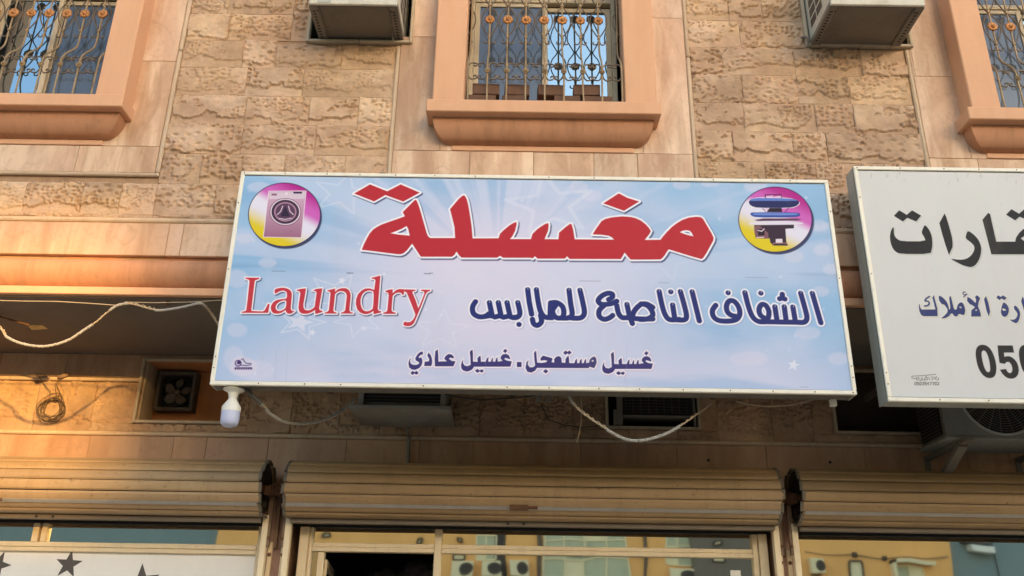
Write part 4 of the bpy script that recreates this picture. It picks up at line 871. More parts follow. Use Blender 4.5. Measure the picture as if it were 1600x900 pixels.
hl = [(h[0] - .014, h[1] + .014, h[2] - .016, h[3] + .03) for h in NICH]
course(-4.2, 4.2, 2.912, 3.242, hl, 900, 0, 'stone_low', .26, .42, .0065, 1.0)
x = -4.2
for c in (-3.1, -1.9, -.6, .5, 1.4, 2.6, 4.2):
    MB().tube([(x + .001, -.02, 2.898), (c - .001, -.02, 2.898)], .0145, 10).build('trim_strip', 'trim', bld)
    x = c
x = -4.2
for c in (-3.3, -2.706, -2.166, -1.957, -1.56, -1.061, -.595, -.246, .436, 1.05, 1.62, 2.25, 2.9, 3.6, 4.2):
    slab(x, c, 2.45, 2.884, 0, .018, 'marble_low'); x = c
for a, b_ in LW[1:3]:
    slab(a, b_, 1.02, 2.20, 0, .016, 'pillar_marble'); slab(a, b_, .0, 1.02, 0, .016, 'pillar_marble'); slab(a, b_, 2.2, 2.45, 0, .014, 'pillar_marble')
# niches: wooden frame and painted lining
def niche(x0, x1, z0, z1, depth, lining, back=True):
    m = MB(); m.box(x0, x1, depth, depth + .01, z0, z1, 0); m.box(x0 - .001, x0 + .004, .0, depth, z0, z1, 0); m.box(x1 - .004, x1 + .001, .0, depth, z0, z1, 0)
    m.box(x0 + .004, x1 - .004, .0, depth, z0 - .001, z0 + .004, 0); m.box(x0 + .004, x1 - .004, .0, depth, z1 - .004, z1 + .001, 0)
    m.build('niche_lining', lining, bld)
    t = .016; fm = MB()
    fm.box(x0 - t, x0 + .004, -.035, -.0005, z0 - t, z1 + t, .004); fm.box(x1 - .004, x1 + t, -.035, -.0005, z0 - t, z1 + t, .004)
    fm.box(x0 + .004, x1 - .004, -.034, -.0005, z0 - t, z0 + .003, .004); fm.box(x0 + .004, x1 - .004, -.034, -.0005, z1 - .003, z1 + t, .004)
    fm.build('niche_frame', 'wood_trim', bld)
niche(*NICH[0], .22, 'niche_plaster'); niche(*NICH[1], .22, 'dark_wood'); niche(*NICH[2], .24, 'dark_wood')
# wooden lining at the left of the fan niche
MB().box(-2.436, -2.425, .0, .205, 2.99, 3.386, .002).build('niche_board', 'wood_trim', bld)
# frames in the upper wall round the two air conditioners
for i, (a, b_, c, d) in enumerate(AC_H):
    fm = MB(); t = .016
    fm.box(a - t, a + .004, U - .04, U - .0005, c - t, d + t, .004); fm.box(b_ - .004, b_ + t, U - .04, U - .0005, c - t, d + t, .004)
    fm.box(a + .004, (a + b_) / 2 - .001, U - .039, U - .0005, c - t, c + .004, .004); fm.box((a + b_) / 2 + .001, b_ - .004, U - .039, U - .0005, c - t, c + .004, .004); fm.box(a + .004, b_ - .004, U - .039, U - .0005, d - .004, d + t, .004)
    fm.build('opening_frame', 'wood_trim', bld)
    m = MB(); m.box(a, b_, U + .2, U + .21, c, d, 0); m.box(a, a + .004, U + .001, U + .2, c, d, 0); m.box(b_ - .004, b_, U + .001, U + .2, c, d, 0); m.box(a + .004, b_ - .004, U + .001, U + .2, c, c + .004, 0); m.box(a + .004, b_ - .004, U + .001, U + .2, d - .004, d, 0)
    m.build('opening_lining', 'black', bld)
# ------------------------------------------------------------------ loose bricks on the middle sill
rb = random.Random(5)
bricks = [(738, 780, 131, 148, 1), (788, 827, 132, 150, 1), (840, 882, 131, 149, 1), (896, 938, 132, 151, 1), (731, 775, 147, 156, 0), (785, 822, 149, 156, 0), (866, 907, 149, 156, 0), (912, 956, 149, 157, 0)]
names = ['brown brick on the upper row nearest the left jamb of the middle window', 'brown brick on the upper row, second from the left jamb, on the middle sill', 'brown brick on the upper row just right of the mullion of the middle window', 'brown brick of the upper row nearest the right jamb of the middle window',
         'brown brick lying directly on the middle sill at its left end', 'brown brick lying on the middle sill, second from its left end', 'brown brick lying on the middle sill under the bright open sash', 'brown brick lying directly on the middle sill at its right end']
for (a, b_, c, d, up), lb in zip(bricks, names):
    x0, _ = at(a, 145, -1.16); x1, _ = at(b_, 145, -1.16)
    z0 = 4.666 + (.0745 if up else 0); y = -1.118 + rb.uniform(-.006, .004)
    t = thing('brick', ((x0 + x1) / 2, y, z0), lb, 'brick', 'loose bricks on the middle window sill')
    bpy.data.objects.remove(t)
    o = MB().box(x0, x1, y - .042, y + .045, z0, z0 + (.077 if up else .073), .004).build('brick', 'brick_brown', org=((x0 + x1) / 2, y, z0))
    o.location = ((x0 + x1) / 2, y, z0); o.rotation_euler = (0, 0, rb.uniform(-.05, .05)); tag(o, lb, 'brick', 'loose bricks on the middle window sill')
# ------------------------------------------------------------------ window air conditioners in the upper wall
def upper_ac(x0, x1, yf, z0, z1, label, side):
    yb_ = U + .12; t = thing('air_conditioner', ((x0 + x1) / 2, yf, z0), label, 'air conditioner', 'window air conditioners in the upper wall')
    MB().box(x0 + .006, x1 - .006, yf + .02, yb_, z0 + .004, z1, .004).build('casing', 'ac_under', t)
    w = .052
    for s_, (a, b_) in (('l', (x0, x0 + w)), ('r', (x1 - w, x1))):
        rl = MB().box(a, b_, yf + .012, yb_ - .04, z0 - .004, z0 + .006, .001).box(a if s_ == 'l' else b_ - .006, a + .006 if s_ == 'l' else b_, yf + .012, yb_ - .04, z0 + .006, z0 + .03, .001).build('rail', 'ac_grey', t)
        sl = MB(); n = 11
        for k in range(n): yy = yf + .05 + k * .027; sl.box(a + .016, b_ - .02, yy, yy + .011, z0 - .0048, z0 - .0035, 0)
        sl.build('slots', 'black', rl)
        MB().box(b_ + .002 if s_ == 'l' else a - .008, b_ + .008 if s_ == 'l' else a - .002, yf + .03, yb_ - .05, z0 - .006, z0 + .004, .001).build('rib', 'ac_grey', t)
    fr = MB(); fr.box(x0 + .002, x1 - .002, yf - .008, yf + .012, z0 - .001, z0 + .048, .004); fr.box(x0, x0 + .05, yf - .0085, yf + .012, z0 + .048, z1 + .004, .004); fr.box(x1 - .05, x1, yf - .0085, yf + .012, z0 + .048, z1 + .004, .004); fr.box(x0 + .05, x1 - .05, yf - .008, yf + .012, z1 - .04, z1 + .004, .004)
    fr.build('front_frame', 'ac_cream', t)
    MB().box(x0 + .05, x1 - .05, yf + .0125, yf + .019, z0 + .049, z1 - .041, 0).build('coil', 'shutter_dark', t)
    cg = MB()
    for k in range(22): xx = x0 + .06 + k * (x1 - x0 - .12) / 21; cg.box(xx, xx + .0025, yf + .004, yf + .0124, z0 + .05, z1 - .042, 0)
    cg.build('coil_guard', 'ac_grey', t, kind='stuff')
    for sx, xa in ((-1, x0 + .0055), (1, x1 - .0055)):
        MB().box(min(xa, xa + sx * .004), max(xa, xa + sx * .004), yf + .02, yb_, z0 + .006, z1, .001).build('side_panel', 'ac_cream', t)
        for r_ in range(3):
            for c in range(2):
                y0 = yf + .12 + c * .11; zz = z0 + .09 + r_ * .075
                MB().box(min(xa + sx * .0035, xa + sx * .0052), max(xa + sx * .0035, xa + sx * .0052), y0, y0 + .095, zz, zz + .058, .0005).build('louvre', 'dirty_metal', t)
    for xx in (x0 + .045, x1 - .045): MB().lathe((xx, yf + .05, z0 - .0055), [(.006, 0), (.006, .003), (0, .003)], 8).build('screw', 'black', t)
    if side == 'badge': MB().box(x0 + .055, x0 + .135, yf - .0105, yf - .0075, z0 + .008, z0 + .034, .001).build('name_plate', 'side_panel', t)
upper_ac(-1.262, -.728, -1.385, 5.205, 5.62, 'grimy cream window air conditioner with small nameplate, left of the middle window', 'badge')
upper_ac(1.842, 2.405, -1.445, 5.205, 5.62, 'grimy cream window air conditioner with louvred side, right of the middle window', '')
# ------------------------------------------------------------------ the two light box signs
def sign_box(x0, x1, z0, z1, yf, depth, label, sheet, bw, name, back='sign_back'):
    t = thing(name, ((x0 + x1) / 2, yf, z0), label, 'shop sign')
    m = MB(); m.box(x0 + .004, x1 - .004, yf + .012, yf + depth, z0 + .004, z1 - .004, .002); m.build('casing', back, t)
    for nm, q in (('side_panel', (x0, x0 + .006)), ('side_panel', (x1 - .006, x1))): MB().box(q[0], q[1], yf + .006, yf + depth, z0 + .001, z1 - .001, .0015).build(nm, 'side_panel', t)
    MB().box(x0 + .006, x1 - .006, yf + .012, yf + depth, z1 - .006, z1 - .0005, .001).build('top_panel', 'side_panel', t)
    for q in ((x0, x0 + bw, z0 + bw, z1 - bw), (x1 - bw, x1, z0 + bw, z1 - bw), (x0, x1, z0, z0 + bw), (x0, x1, z1 - bw, z1)):
        MB().box(q[0], q[1], yf - .004, yf + .018, q[2], q[3], .003).build('frame_rail', 'white_frame', t)
    mat = sheet.material(name + '_print'); sheet.panel('printed_sheet', mat, t, yf + .003)
    r = random.Random(8)
    n = 16
    for k in range(n):
        xx = x0 + .02 + (x1 - x0 - .04) * k / (n - 1) + r.uniform(-.03, .03) * (0 < k < n - 1)
        for zz in (z0 + bw / 2, z1 - bw / 2):
            if r.random() < .75: MB().lathe((xx, yf - .0065, zz), [(0, 0), (.0036, .0008), (.0036, .003)], 7, 'y').build('rivet', 'rust', t)
    for xx in (x0 + bw / 2, x1 - bw / 2):
        for zz in (z0 + .09, z0 + .15, (z0 + z1) / 2 + .02, z1 - .2): MB().lathe((xx, yf - .0065, zz), [(0, 0), (.0034, .0008), (.0034, .003)], 7, 'y').build('rivet', 'rust', t)
    return t
sg = sign_box(-1.5435, 1.744, 2.8635, 4.104, SY, .12, 'pale blue laundry sign with big red Arabic title and the word Laundry', laundry_sheet(), .0215, 'laundry_sign')
s2 = sign_box(1.897, 5.37, 2.832, 4.196, SY - .0, .12, 'plain grey-white sign with black Arabic lettering and a phone number, at the right edge', office_sheet(), .022, 'office_sign', 'side_panel')
MB().box(-.775, -.735, SY + .01, SY + .05, 4.1045, 4.116, .002).build('clip', 'black', sg)
for xx in (-1.2, -.6, .0, .7, 1.3):
    MB().bar((xx, SY + .12, 3.75), (xx, U - .03, 3.75), .03, .03).bar((xx, SY + .13, 3.2), (xx, -.02, 3.2), .03, .03).build('bracket', 'dirty_metal', sg)
for xx in (2.3, 3.2, 4.2): MB().bar((xx, SY + .12, 3.75), (xx, U - .03, 3.75), .03, .03).bar((xx, SY + .13, 3.2), (xx, -.02, 3.2), .03, .03).build('bracket', 'dirty_metal', s2)
# ------------------------------------------------------------------ lamp under the sign's left corner
bx, bz = -1.437, 2.863
lt = thing('light_bulb', (bx, -1.235, bz), 'white bulb hanging in a white holder under the left corner of the blue sign', 'light bulb')
MB().lathe((bx, -1.235, bz), [(.052, -.001), (.054, -.007), (.047, -.012), (.028, -.022), (.023, -.036), (.0225, -.048)], 28).build('lamp_holder', 'lamp_white', lt)
MB().lathe((bx, -1.235, bz), [(.020, -.046), (.021, -.056), (.030, -.072), (.043, -.090), (.0475, -.104), (.0475, -.122)], 28).build('bulb_base', 'lamp_white', lt)
rm = MB()
for k in range(14):
    a = 2 * math.pi * k / 14; rm.bar((bx + .031 * math.cos(a), -1.235 + .031 * math.sin(a), bz - .075), (bx + .047 * math.cos(a), -1.235 + .047 * math.sin(a), bz - .104), .003, .004)
rm.build('cooling_ribs', 'lamp_white', lt)
MB().lathe((bx, -1.235, bz), [(.0465, -.122), (.0465, -.165), (.044, -.182), (.036, -.194), (.02, -.2005), (0, -.202)], 28).build('diffuser', 'bulb_diffuser', lt)
# ------------------------------------------------------------------ cables
def wrapped(name, ctrl, label, segs, r=.011, mat='cable_white', thin='cable_beige'):
    """ctrl: 3d points; segs: list of (t0, t1, wrapped?)"""
    pts = curve(ctrl, 24); n = len(pts); t = thing(name, pts[0], label, 'cable')
    for a, b_, wr in segs:
        P = pts[int(a * (n - 1)):int(b_ * (n - 1)) + 1]
        if len(P) < 2: continue
        P = [(x + .0012 * math.sin(i * .9), y, z + .0016 * math.sin(i * 1.7) * math.sin(i * .37)) for i, (x, y, z) in enumerate(P)]
        if wr:
            Q = []
            for p, q in zip(P, P[1:]):
                for k in range(3): Q.append(tuple(u + (v_ - u) * k / 3 for u, v_ in zip(p, q)))
            Q.append(P[-1]); rr = [r * (1 + .22 * ((i * .31) % 1.0) + .08 * math.sin(i * 1.7)) for i in range(len(Q))]
            MB().tube(Q, rr, 8).build('wrapping', mat, t)
        else:
            MB().tube(P, .0035, 6).build('wire', thin, t); MB().tube([(x + .004, y, z + .005 + .004 * math.sin(i * .7)) for i, (x, y, z) in enumerate(P)], .003, 6).build('wire', thin, t)
    return t
def pth(pts, Y): return [p3(x, y, yy) for (x, y), yy in zip(pts, Y if hasattr(Y, '__len__') else [Y] * len(pts))]
yc = -1.10
wrapped('cable', pth([(-60, 470), (-30, 495), (0, 513), (10, 526), (35, 537), (70, 541), (105, 532), (132, 515), (150, 503), (165, 490), (184, 477), (205, 475), (232, 482), (250, 485), (285, 480), (312, 474), (322, 481), (334, 497), (345, 516)], [yc] * 16 + [yc + .05, yc + .1, yc + .12]), 'white wrapped cable looping down under the ceiling left of the blue sign', [(0, .16, False), (.16, .43, True), (.43, .52, False), (.52, .60, True), (.60, .70, False), (.70, .88, True), (.88, 1, False)], .0064)
for a in ([(-40, 470), (0, 469.5), (40, 470.5), (90, 471), (140, 474), (180, 477), (200, 475)], [(195, 472), (240, 473), (300, 472), (345, 469), (352, 472)]):
    tag(MB().tube(pth(a, U - .055), .0028, 6).build('wire', 'cable_beige'), 'thin beige wire running along the cornice edge ' + ('from the left edge of the frame' if a[0][0] < 0 else 'up to the blue sign'), 'wire')
wrapped('cable', pth([(383, 606), (396, 620), (411, 634), (422, 646), (440, 657), (465, 662), (495, 659), (520, 650), (540, 637), (555, 624)], [-1.22, -1.2, -1.15, -1.1, -1.0, -.9, -.8, -.7, -.6, -.5]), 'white wrapped cable sagging between the white bulb and the drip tray', [(0, .22, True), (.22, .26, False), (.26, .86, True), (.86, 1, True)], (.0072))
MB().tube(pth([(383, 606), (396, 620), (408, 631)], [-1.235, -1.215, -1.19]), .0115, 8).build('sleeve', 'cable_dark', bpy.data.objects['cable.001'])
wrapped('cable', pth([(889, 619), (895, 629), (905, 641), (925, 656), (948, 671), (965, 681), (985, 688), (1010, 687), (1040, 678), (1065, 664), (1085, 650), (1100, 640), (1110, 630)], [-1.18] * 5 + [-1.15] * 5 + [-1.1] * 3), 'white wrapped cable sagging below the middle of the blue sign', [(0, .12, True), (.12, .33, False), (.33, .74, True), (.74, 1, False)], .0072)
tag(MB().tube(pth([(1150, 627), (1170, 632), (1200, 635), (1235, 633), (1260, 627), (1278, 621)], -1.1), .004, 6).build('wire', 'cable_beige'), 'thin beige wire under the right part of the blue sign', 'wire')
tag(MB().tube(pth([(908, 622), (909, 640), (908, 660), (905, 678), (901, 692)], -.9), .003, 6).build('wire', 'cable_beige'), 'short loose wire end hanging beside the middle cable loop', 'wire')
tag(MB().tube(pth([(695, 616), (720, 621), (750, 625), (800, 622), (840, 618)], -.5), .005, 6).build('wire', 'cable_dark'), 'dark wire slung behind the lower edge of the blue sign', 'wire')
tag(MB().tube(pth([(845, 630), (856, 655), (880, 664), (910, 668), (945, 664)], -.1), .0035, 6).build('wire', 'cable_dark'), 'dark wire drooping against the wall below the lamp sockets', 'wire')
for (x, y), lb in (((842, 622), 'left of the two small white lamp sockets under the sign'), ((857, 623), 'right of the two small white lamp sockets under the sign')):
    p = p3(x, y, -1.05); t = thing('lamp_socket', p, lb, 'lamp socket'); MB().lathe(p, [(.016, .03), (.018, .01), (.018, -.012), (.014, -.02), (.014, -.016), (0, -.01)], 14).build('socket_cup', 'ac_grey', t); MB().box(p[0] - .008, p[0] + .008, p[1] - .008, p[1] + .008, p[2] + .03, p[2] + .06, .002).build('socket_stem', 'ac_grey', t)
p = p3(1303, 628, -1.2)
tag(MB().box(p[0] - .016, p[0] + .016, -1.2, -1.17, p[2] - .02, p[2] + .017, .003).build('connector', 'lamp_white'), 'small white plastic connector under the right corner of the blue sign', 'connector')
# ceiling arm with a flat plate at the left
t = thing('ceiling_bracket', p3(58, 512, -.75), 'dark rod with a flat metal plate under the ceiling at the left', 'bracket')
a, b_ = p3(-60, 478, -.75), p3(46, 508, -.75)
MB().tube([a, b_], .006, 6).build('rod', 'rust', t)
q = [p3(42, 508, -.75), p3(66, 508.5, -.72), p3(74, 514, -.72), p3(50, 516, -.76)]
MB().add([v_ for v_ in q] + [(x, y + .01, z + .004) for x, y, z in q], [(0, 1, 2, 3), (7, 6, 5, 4), (0, 4, 5, 1), (1, 5, 6, 2), (2, 6, 7, 3), (3, 7, 4, 0)]).build('plate', 'dirty_metal', t)
MB().tube([a, (a[0], a[1], SOF)], .006, 6).build('hanger', 'rust', t)
t = tag(MB().lathe(p3(262, 474, -1.0), [(0, -.012), (.012, -.006), (.012, .01), (.004, .016)], 10).build('cable_clip', 'rust'), 'small rusty clip on the ceiling above the sagging cable', 'clip')
# ------------------------------------------------------------------ coil of wire hung from a nail, with a rag
cc = p3(81, 637, -.05); t = thing('wire_coil', cc, 'tangled coil of thin wire hanging on the wall at the left', 'wire coil')
rc = random.Random(21)
for k in range(9):
    r0 = rc.uniform(.062, .088); ox, oz = rc.uniform(-.012, .012), rc.uniform(-.014, .014); el = rc.uniform(.85, 1.1); ph = rc.uniform(0, 6)
    pts = [(cc[0] + ox + r0 * math.cos(i * .35 + ph) * (1 + .08 * math.sin(i * 1.1 + ph)), cc[1] + .018 * math.sin(i * .6 + k), cc[2] + oz + el * r0 * math.sin(i * .35 + ph)) for i in range(19)]
    MB().tube(pts, .0023, 5).build('wire_turn', 'wire_rust', t)
nail = p3(99, 588, -.03)
for dx in (-.006, .004): MB().tube([(nail[0] + dx, -.04, nail[2]), (nail[0] - .03 + dx, -.045, nail[2] - .06), (cc[0] + .03 + dx * 3, -.05, cc[2] + .085), (cc[0] + .01 + dx, -.055, cc[2] + .05)], .0022, 5).build('hanging_wire', 'wire_rust', t)
MB().tube([p3(56, 583, -.03), p3(62, 590, -.04), p3(72, 604, -.05), p3(80, 613, -.05)], .0022, 5).build('loose_end', 'wire_rust', t)
mb = MB(); n = 12; rg = random.Random(2); v = []
for i in range(7):
    for k in range(n):
        a = 2 * math.pi * k / n; rr = (.010 + .012 * math.sin(math.pi * i / 6)) * rg.uniform(.75, 1.25); v.append((nail[0] - .03 + i * .0115, -.04 + rr * math.cos(a) * .8, nail[2] - .012 + i * .004 + rr * math.sin(a) * .75))
mb.add(v, [(i * n + k, i * n + (k + 1) % n, (i + 1) * n + (k + 1) % n, (i + 1) * n + k) for i in range(6) for k in range(n)] + [tuple(range(n)), tuple(6 * n + k for k in range(n))], True)
tag(mb.build('cloth_rag', 'rusty_plate'), 'small crumpled brown rag on the nail above the wire coil', 'rag')
# ------------------------------------------------------------------ exhaust fan in the niche
x0, _ = at(243, 620, .14); x1, _ = at(303, 620, .14); z0, z1 = 3.095, 3.365
t = thing('exhaust_fan', ((x0 + x1) / 2, .2, z0), 'dark square exhaust fan in the orange niche left of the blue sign', 'fan')
fm = MB(); w = .022
fm.box(x0, x0 + w, .13, .22, z0, z1, .003).box(x1 - w, x1, .13, .22, z0, z1, .003).box(x0 + w, x1 - w, .131, .22, z0, z0 + w, .003).box(x0 + w, x1 - w, .131, .22, z1 - w, z1, .003)
fm.build('fan_frame', 'dirty_metal', t)
fc = ((x0 + x1) / 2, .17, (z0 + z1) / 2); R0 = (x1 - x0) / 2 - w
MB().lathe((fc[0], .19, fc[2]), [(R0 * .96, -.035), (R0 * .96, .02), (R0 * .90, .02), (R0 * .90, -.035), (R0 * .96, -.035)], 32, 'y', cap=False).build('fan_ring', 'black', t)
MB().box(x0 + w, x1 - w, .205, .212, z0 + w, z1 - w, 0).build('back_plate', 'black', t)
for k in range(5):
    a0 = k * 2 * math.pi / 5 + 1.45; v = []; nn = 9
    for i in range(nn):
        rr = R0 * (.14 + .74 * i / (nn - 1)); wd_ = .20 + .30 * math.sin(math.pi * min(1, i / (nn - 1) * .9 + .1)); wd_ *= (1 if i < nn - 1 else .55)
        for s_ in (-1, 1): v.append((fc[0] + rr * math.cos(a0 + s_ * wd_), fc[1] + s_ * .012, fc[2] + rr * math.sin(a0 + s_ * wd_)))
    v += [(x, y + .002, z) for x, y, z in v]; m2 = 2 * nn
    f = [(2 * i, 2 * i + 1, 2 * i + 3, 2 * i + 2) for i in range(nn - 1)] + [(m2 + 2 * i + 2, m2 + 2 * i + 3, m2 + 2 * i + 1, m2 + 2 * i) for i in range(nn - 1)]
    MB().add(v, f, True).build('blade', 'fan_metal', t)
MB().lathe((fc[0], fc[1] - .018, fc[2]), [(0, -.006), (.014, 0), (.02, .012), (.02, .03)], 16, 'y').build('hub', 'fan_metal', t)
# ------------------------------------------------------------------ drip tray air conditioner under the sign
t = thing('air_conditioner', (-.67, -.43, 3.0), 'dark window air conditioner above a grey drip tray under the blue sign', 'air conditioner')
MB().box(-.93, -.415, -.40, .22, 3.005, 3.385, .006).build('casing', 'ac_grey', t)
for a, b_ in ((-.938, -.905), (-.44, -.407)): MB().box(a, b_, -.425, -.40, 3.0, 3.39, .004).build('front_post', 'tray_grey', t)
MB().box(-.905, -.44, -.408, -.4005, 3.03, 3.385, 0).build('coil', 'black', t)
g = MB()
for k in range(16): z = 3.04 + k * .021; g.box(-.905, -.44, -.412, -.4085, z, z + .003, 0)
g.build('coil_guard', 'shutter_dark', t, kind='stuff')
tx0, tx1, ty0, ty1, tz = -.978, -.372, -.455, -.03, 2.992
tr = MB(); c = (-.665, -.13, tz - .052)
A_ = [(tx0, ty0, tz), (tx1, ty0, tz), (tx1, ty1, tz), (tx0, ty1, tz)]; B_ = [(x, y, z - .018) for x, y, z in A_]
C1 = [(tx0 + .012, ty0 + .012, tz - .012), (tx1 - .012, ty0 + .012, tz - .012), (tx1 - .012, ty1 - .012, tz - .012), (tx0 + .012, ty1 - .012, tz - .012)]
tr.add(A_ + B_ + [c] + C1 + [(c[0], c[1], c[2] + .012)], [(0, 1, 5, 4), (1, 2, 6, 5), (2, 3, 7, 6), (3, 0, 4, 7), (4, 5, 8), (5, 6, 8), (6, 7, 8), (7, 4, 8), (0, 9, 10, 1), (1, 10, 11, 2), (2, 11, 12, 3), (3, 12, 9, 0), (9, 13, 10), (10, 13, 11), (11, 13, 12), (12, 13, 9)])
tr.build('drip_tray', 'tray_grey', t, recalc=False)
MB().box(tx0 - .002, tx1 + .002, ty0 - .006, ty0, tz - .016, tz + .004, .002).build('tray_lip', 'tray_grey', t)
MB().tube([(c[0], c[1], c[2]), (c[0], c[1] + .01, c[2] - .03), (-.662, -.045, 2.90), (-.655, -.04, 2.69)], .011, 10).build('drain_pipe', 'ac_grey', t)
MB().tube([(-.6545, -.04, 2.69), (-.6545, -.04, 2.672)], .013, 10).build('pipe_end', 'lamp_white', t)
# shadowed air conditioner right of it
t = thing('air_conditioner', (.9, -.1, 3.0), 'dark recessed air conditioner in a niche below the right half of the blue sign', 'air conditioner')
MB().box(.70, 1.17, -.02, .23, 3.05, 3.38, .006).build('casing', 'dirty_metal', t)
MB().box(.715, 1.155, -.03, -.0205, 3.075, 3.37, 0).build('coil', 'black', t)
g = MB()
for k in range(14): z = 3.085 + k * .02; g.box(.715, 1.155, -.034, -.031, z, z + .003, 0)
for k in range(9): x = .73 + k * .05; g.box(x, x + .003, -.0345, -.0305, 3.08, 3.365, 0)
g.build('coil_guard', 'shutter_dark', t, kind='stuff')
MB().box(.672, .708, -.06, -.02, 3.0, 3.38, .003).box(.65, .672, -.055, -.02, 3.0, 3.10, .003).build('bracket_post', 'ac_grey', t)
MB().box(.708, 1.17, -.05, -.03, 3.05, 3.068, .003).box(1.165, 1.18, -.05, -.025, 3.0, 3.38, .003).build('front_rail', 'ac_grey', t)
# ------------------------------------------------------------------ outdoor unit on brackets at the right
X0, X1, Yf, Z0, Z1 = 2.545, 3.36, -.52, 2.83, 3.37
t = thing('outdoor_unit', ((X0 + X1) / 2, Yf, Z0), 'grey-white split air conditioner outdoor unit with a round fan below the right sign', 'outdoor unit')
MB().box(X0 + .01, X1, Yf + .012, -.16, Z0 + .012, Z1, .012).build('casing', 'ac_grey', t)
MB().box(X0 + .003, X0 + .0095, Yf + .06, -.19, Z0 + .04, Z1 - .03, 0).build('side_coil', 'black', t)
g = MB()
for k in range(22): z = Z0 + .05 + k * .021; g.box(X0 - .001, X0 + .003, Yf + .06, -.19, z, z + .004, 0)
g.build('side_fins', 'dirty_metal', t, kind='stuff')
MB().box(X0, X1 + .004, Yf, Yf + .0115, Z0 + .02, Z1 + .004, .004).build('front_panel', 'unit_grey', t)
MB().box(X0 - .004, X1 + .006, Yf - .004, -.15, Z0, Z0 + .02, .003).build('base_pan', 'unit_grey', t)
fc = (2.895, Yf - .001, 3.095); Rf = .232
MB().lathe(fc, [(Rf + .012, .0), (Rf + .010, -.012), (Rf, -.014), (Rf - .004, -.004), (Rf - .004, .0)], 48, 'y', cap=False).build('fan_shroud', 'side_panel', t)
MB().lathe((fc[0], Yf - .0025, fc[2]), [(0, .0), (Rf - .004, .0), (Rf - .004, .0022)], 48, 'y').build('fan_opening', 'black', t)
g = MB()
for k in range(1, 16): rr = Rf * k / 16; g.tube([(fc[0] + rr * math.cos(a * .2618), Yf - .012 - .006 * (1 - (k / 16) ** 2), fc[2] + rr * math.sin(a * .2618)) for a in range(24)], .0013, 4, closed=True)
for k in range(20):
    a = 2 * math.pi * k / 20; g.tube([(fc[0] + .02 * math.cos(a), Yf - .017, fc[2] + .02 * math.sin(a)), (fc[0] + Rf * math.cos(a + .5), Yf - .012, fc[2] + Rf * math.sin(a + .5))], .0015, 4)
g.build('fan_guard', 'ac_grey', t, kind='stuff')
MB().lathe((fc[0], Yf - .016, fc[2]), [(0, -.006), (.03, -.004), (.034, .004)], 20, 'y').build('guard_cap', 'ac_grey', t)
for x in (2.62, 3.2):
    MB().box(x, x + .04, -.60, -.02, Z0 - .028, Z0 - .001, .002).box(x, x + .04, -.022, -.005, Z0 - .26, Z0 - .001, .002).bar((x + .02, -.50, Z0 - .03), (x + .02, -.02, Z0 - .25), .055, .03).build('bracket', 'ac_grey', t)
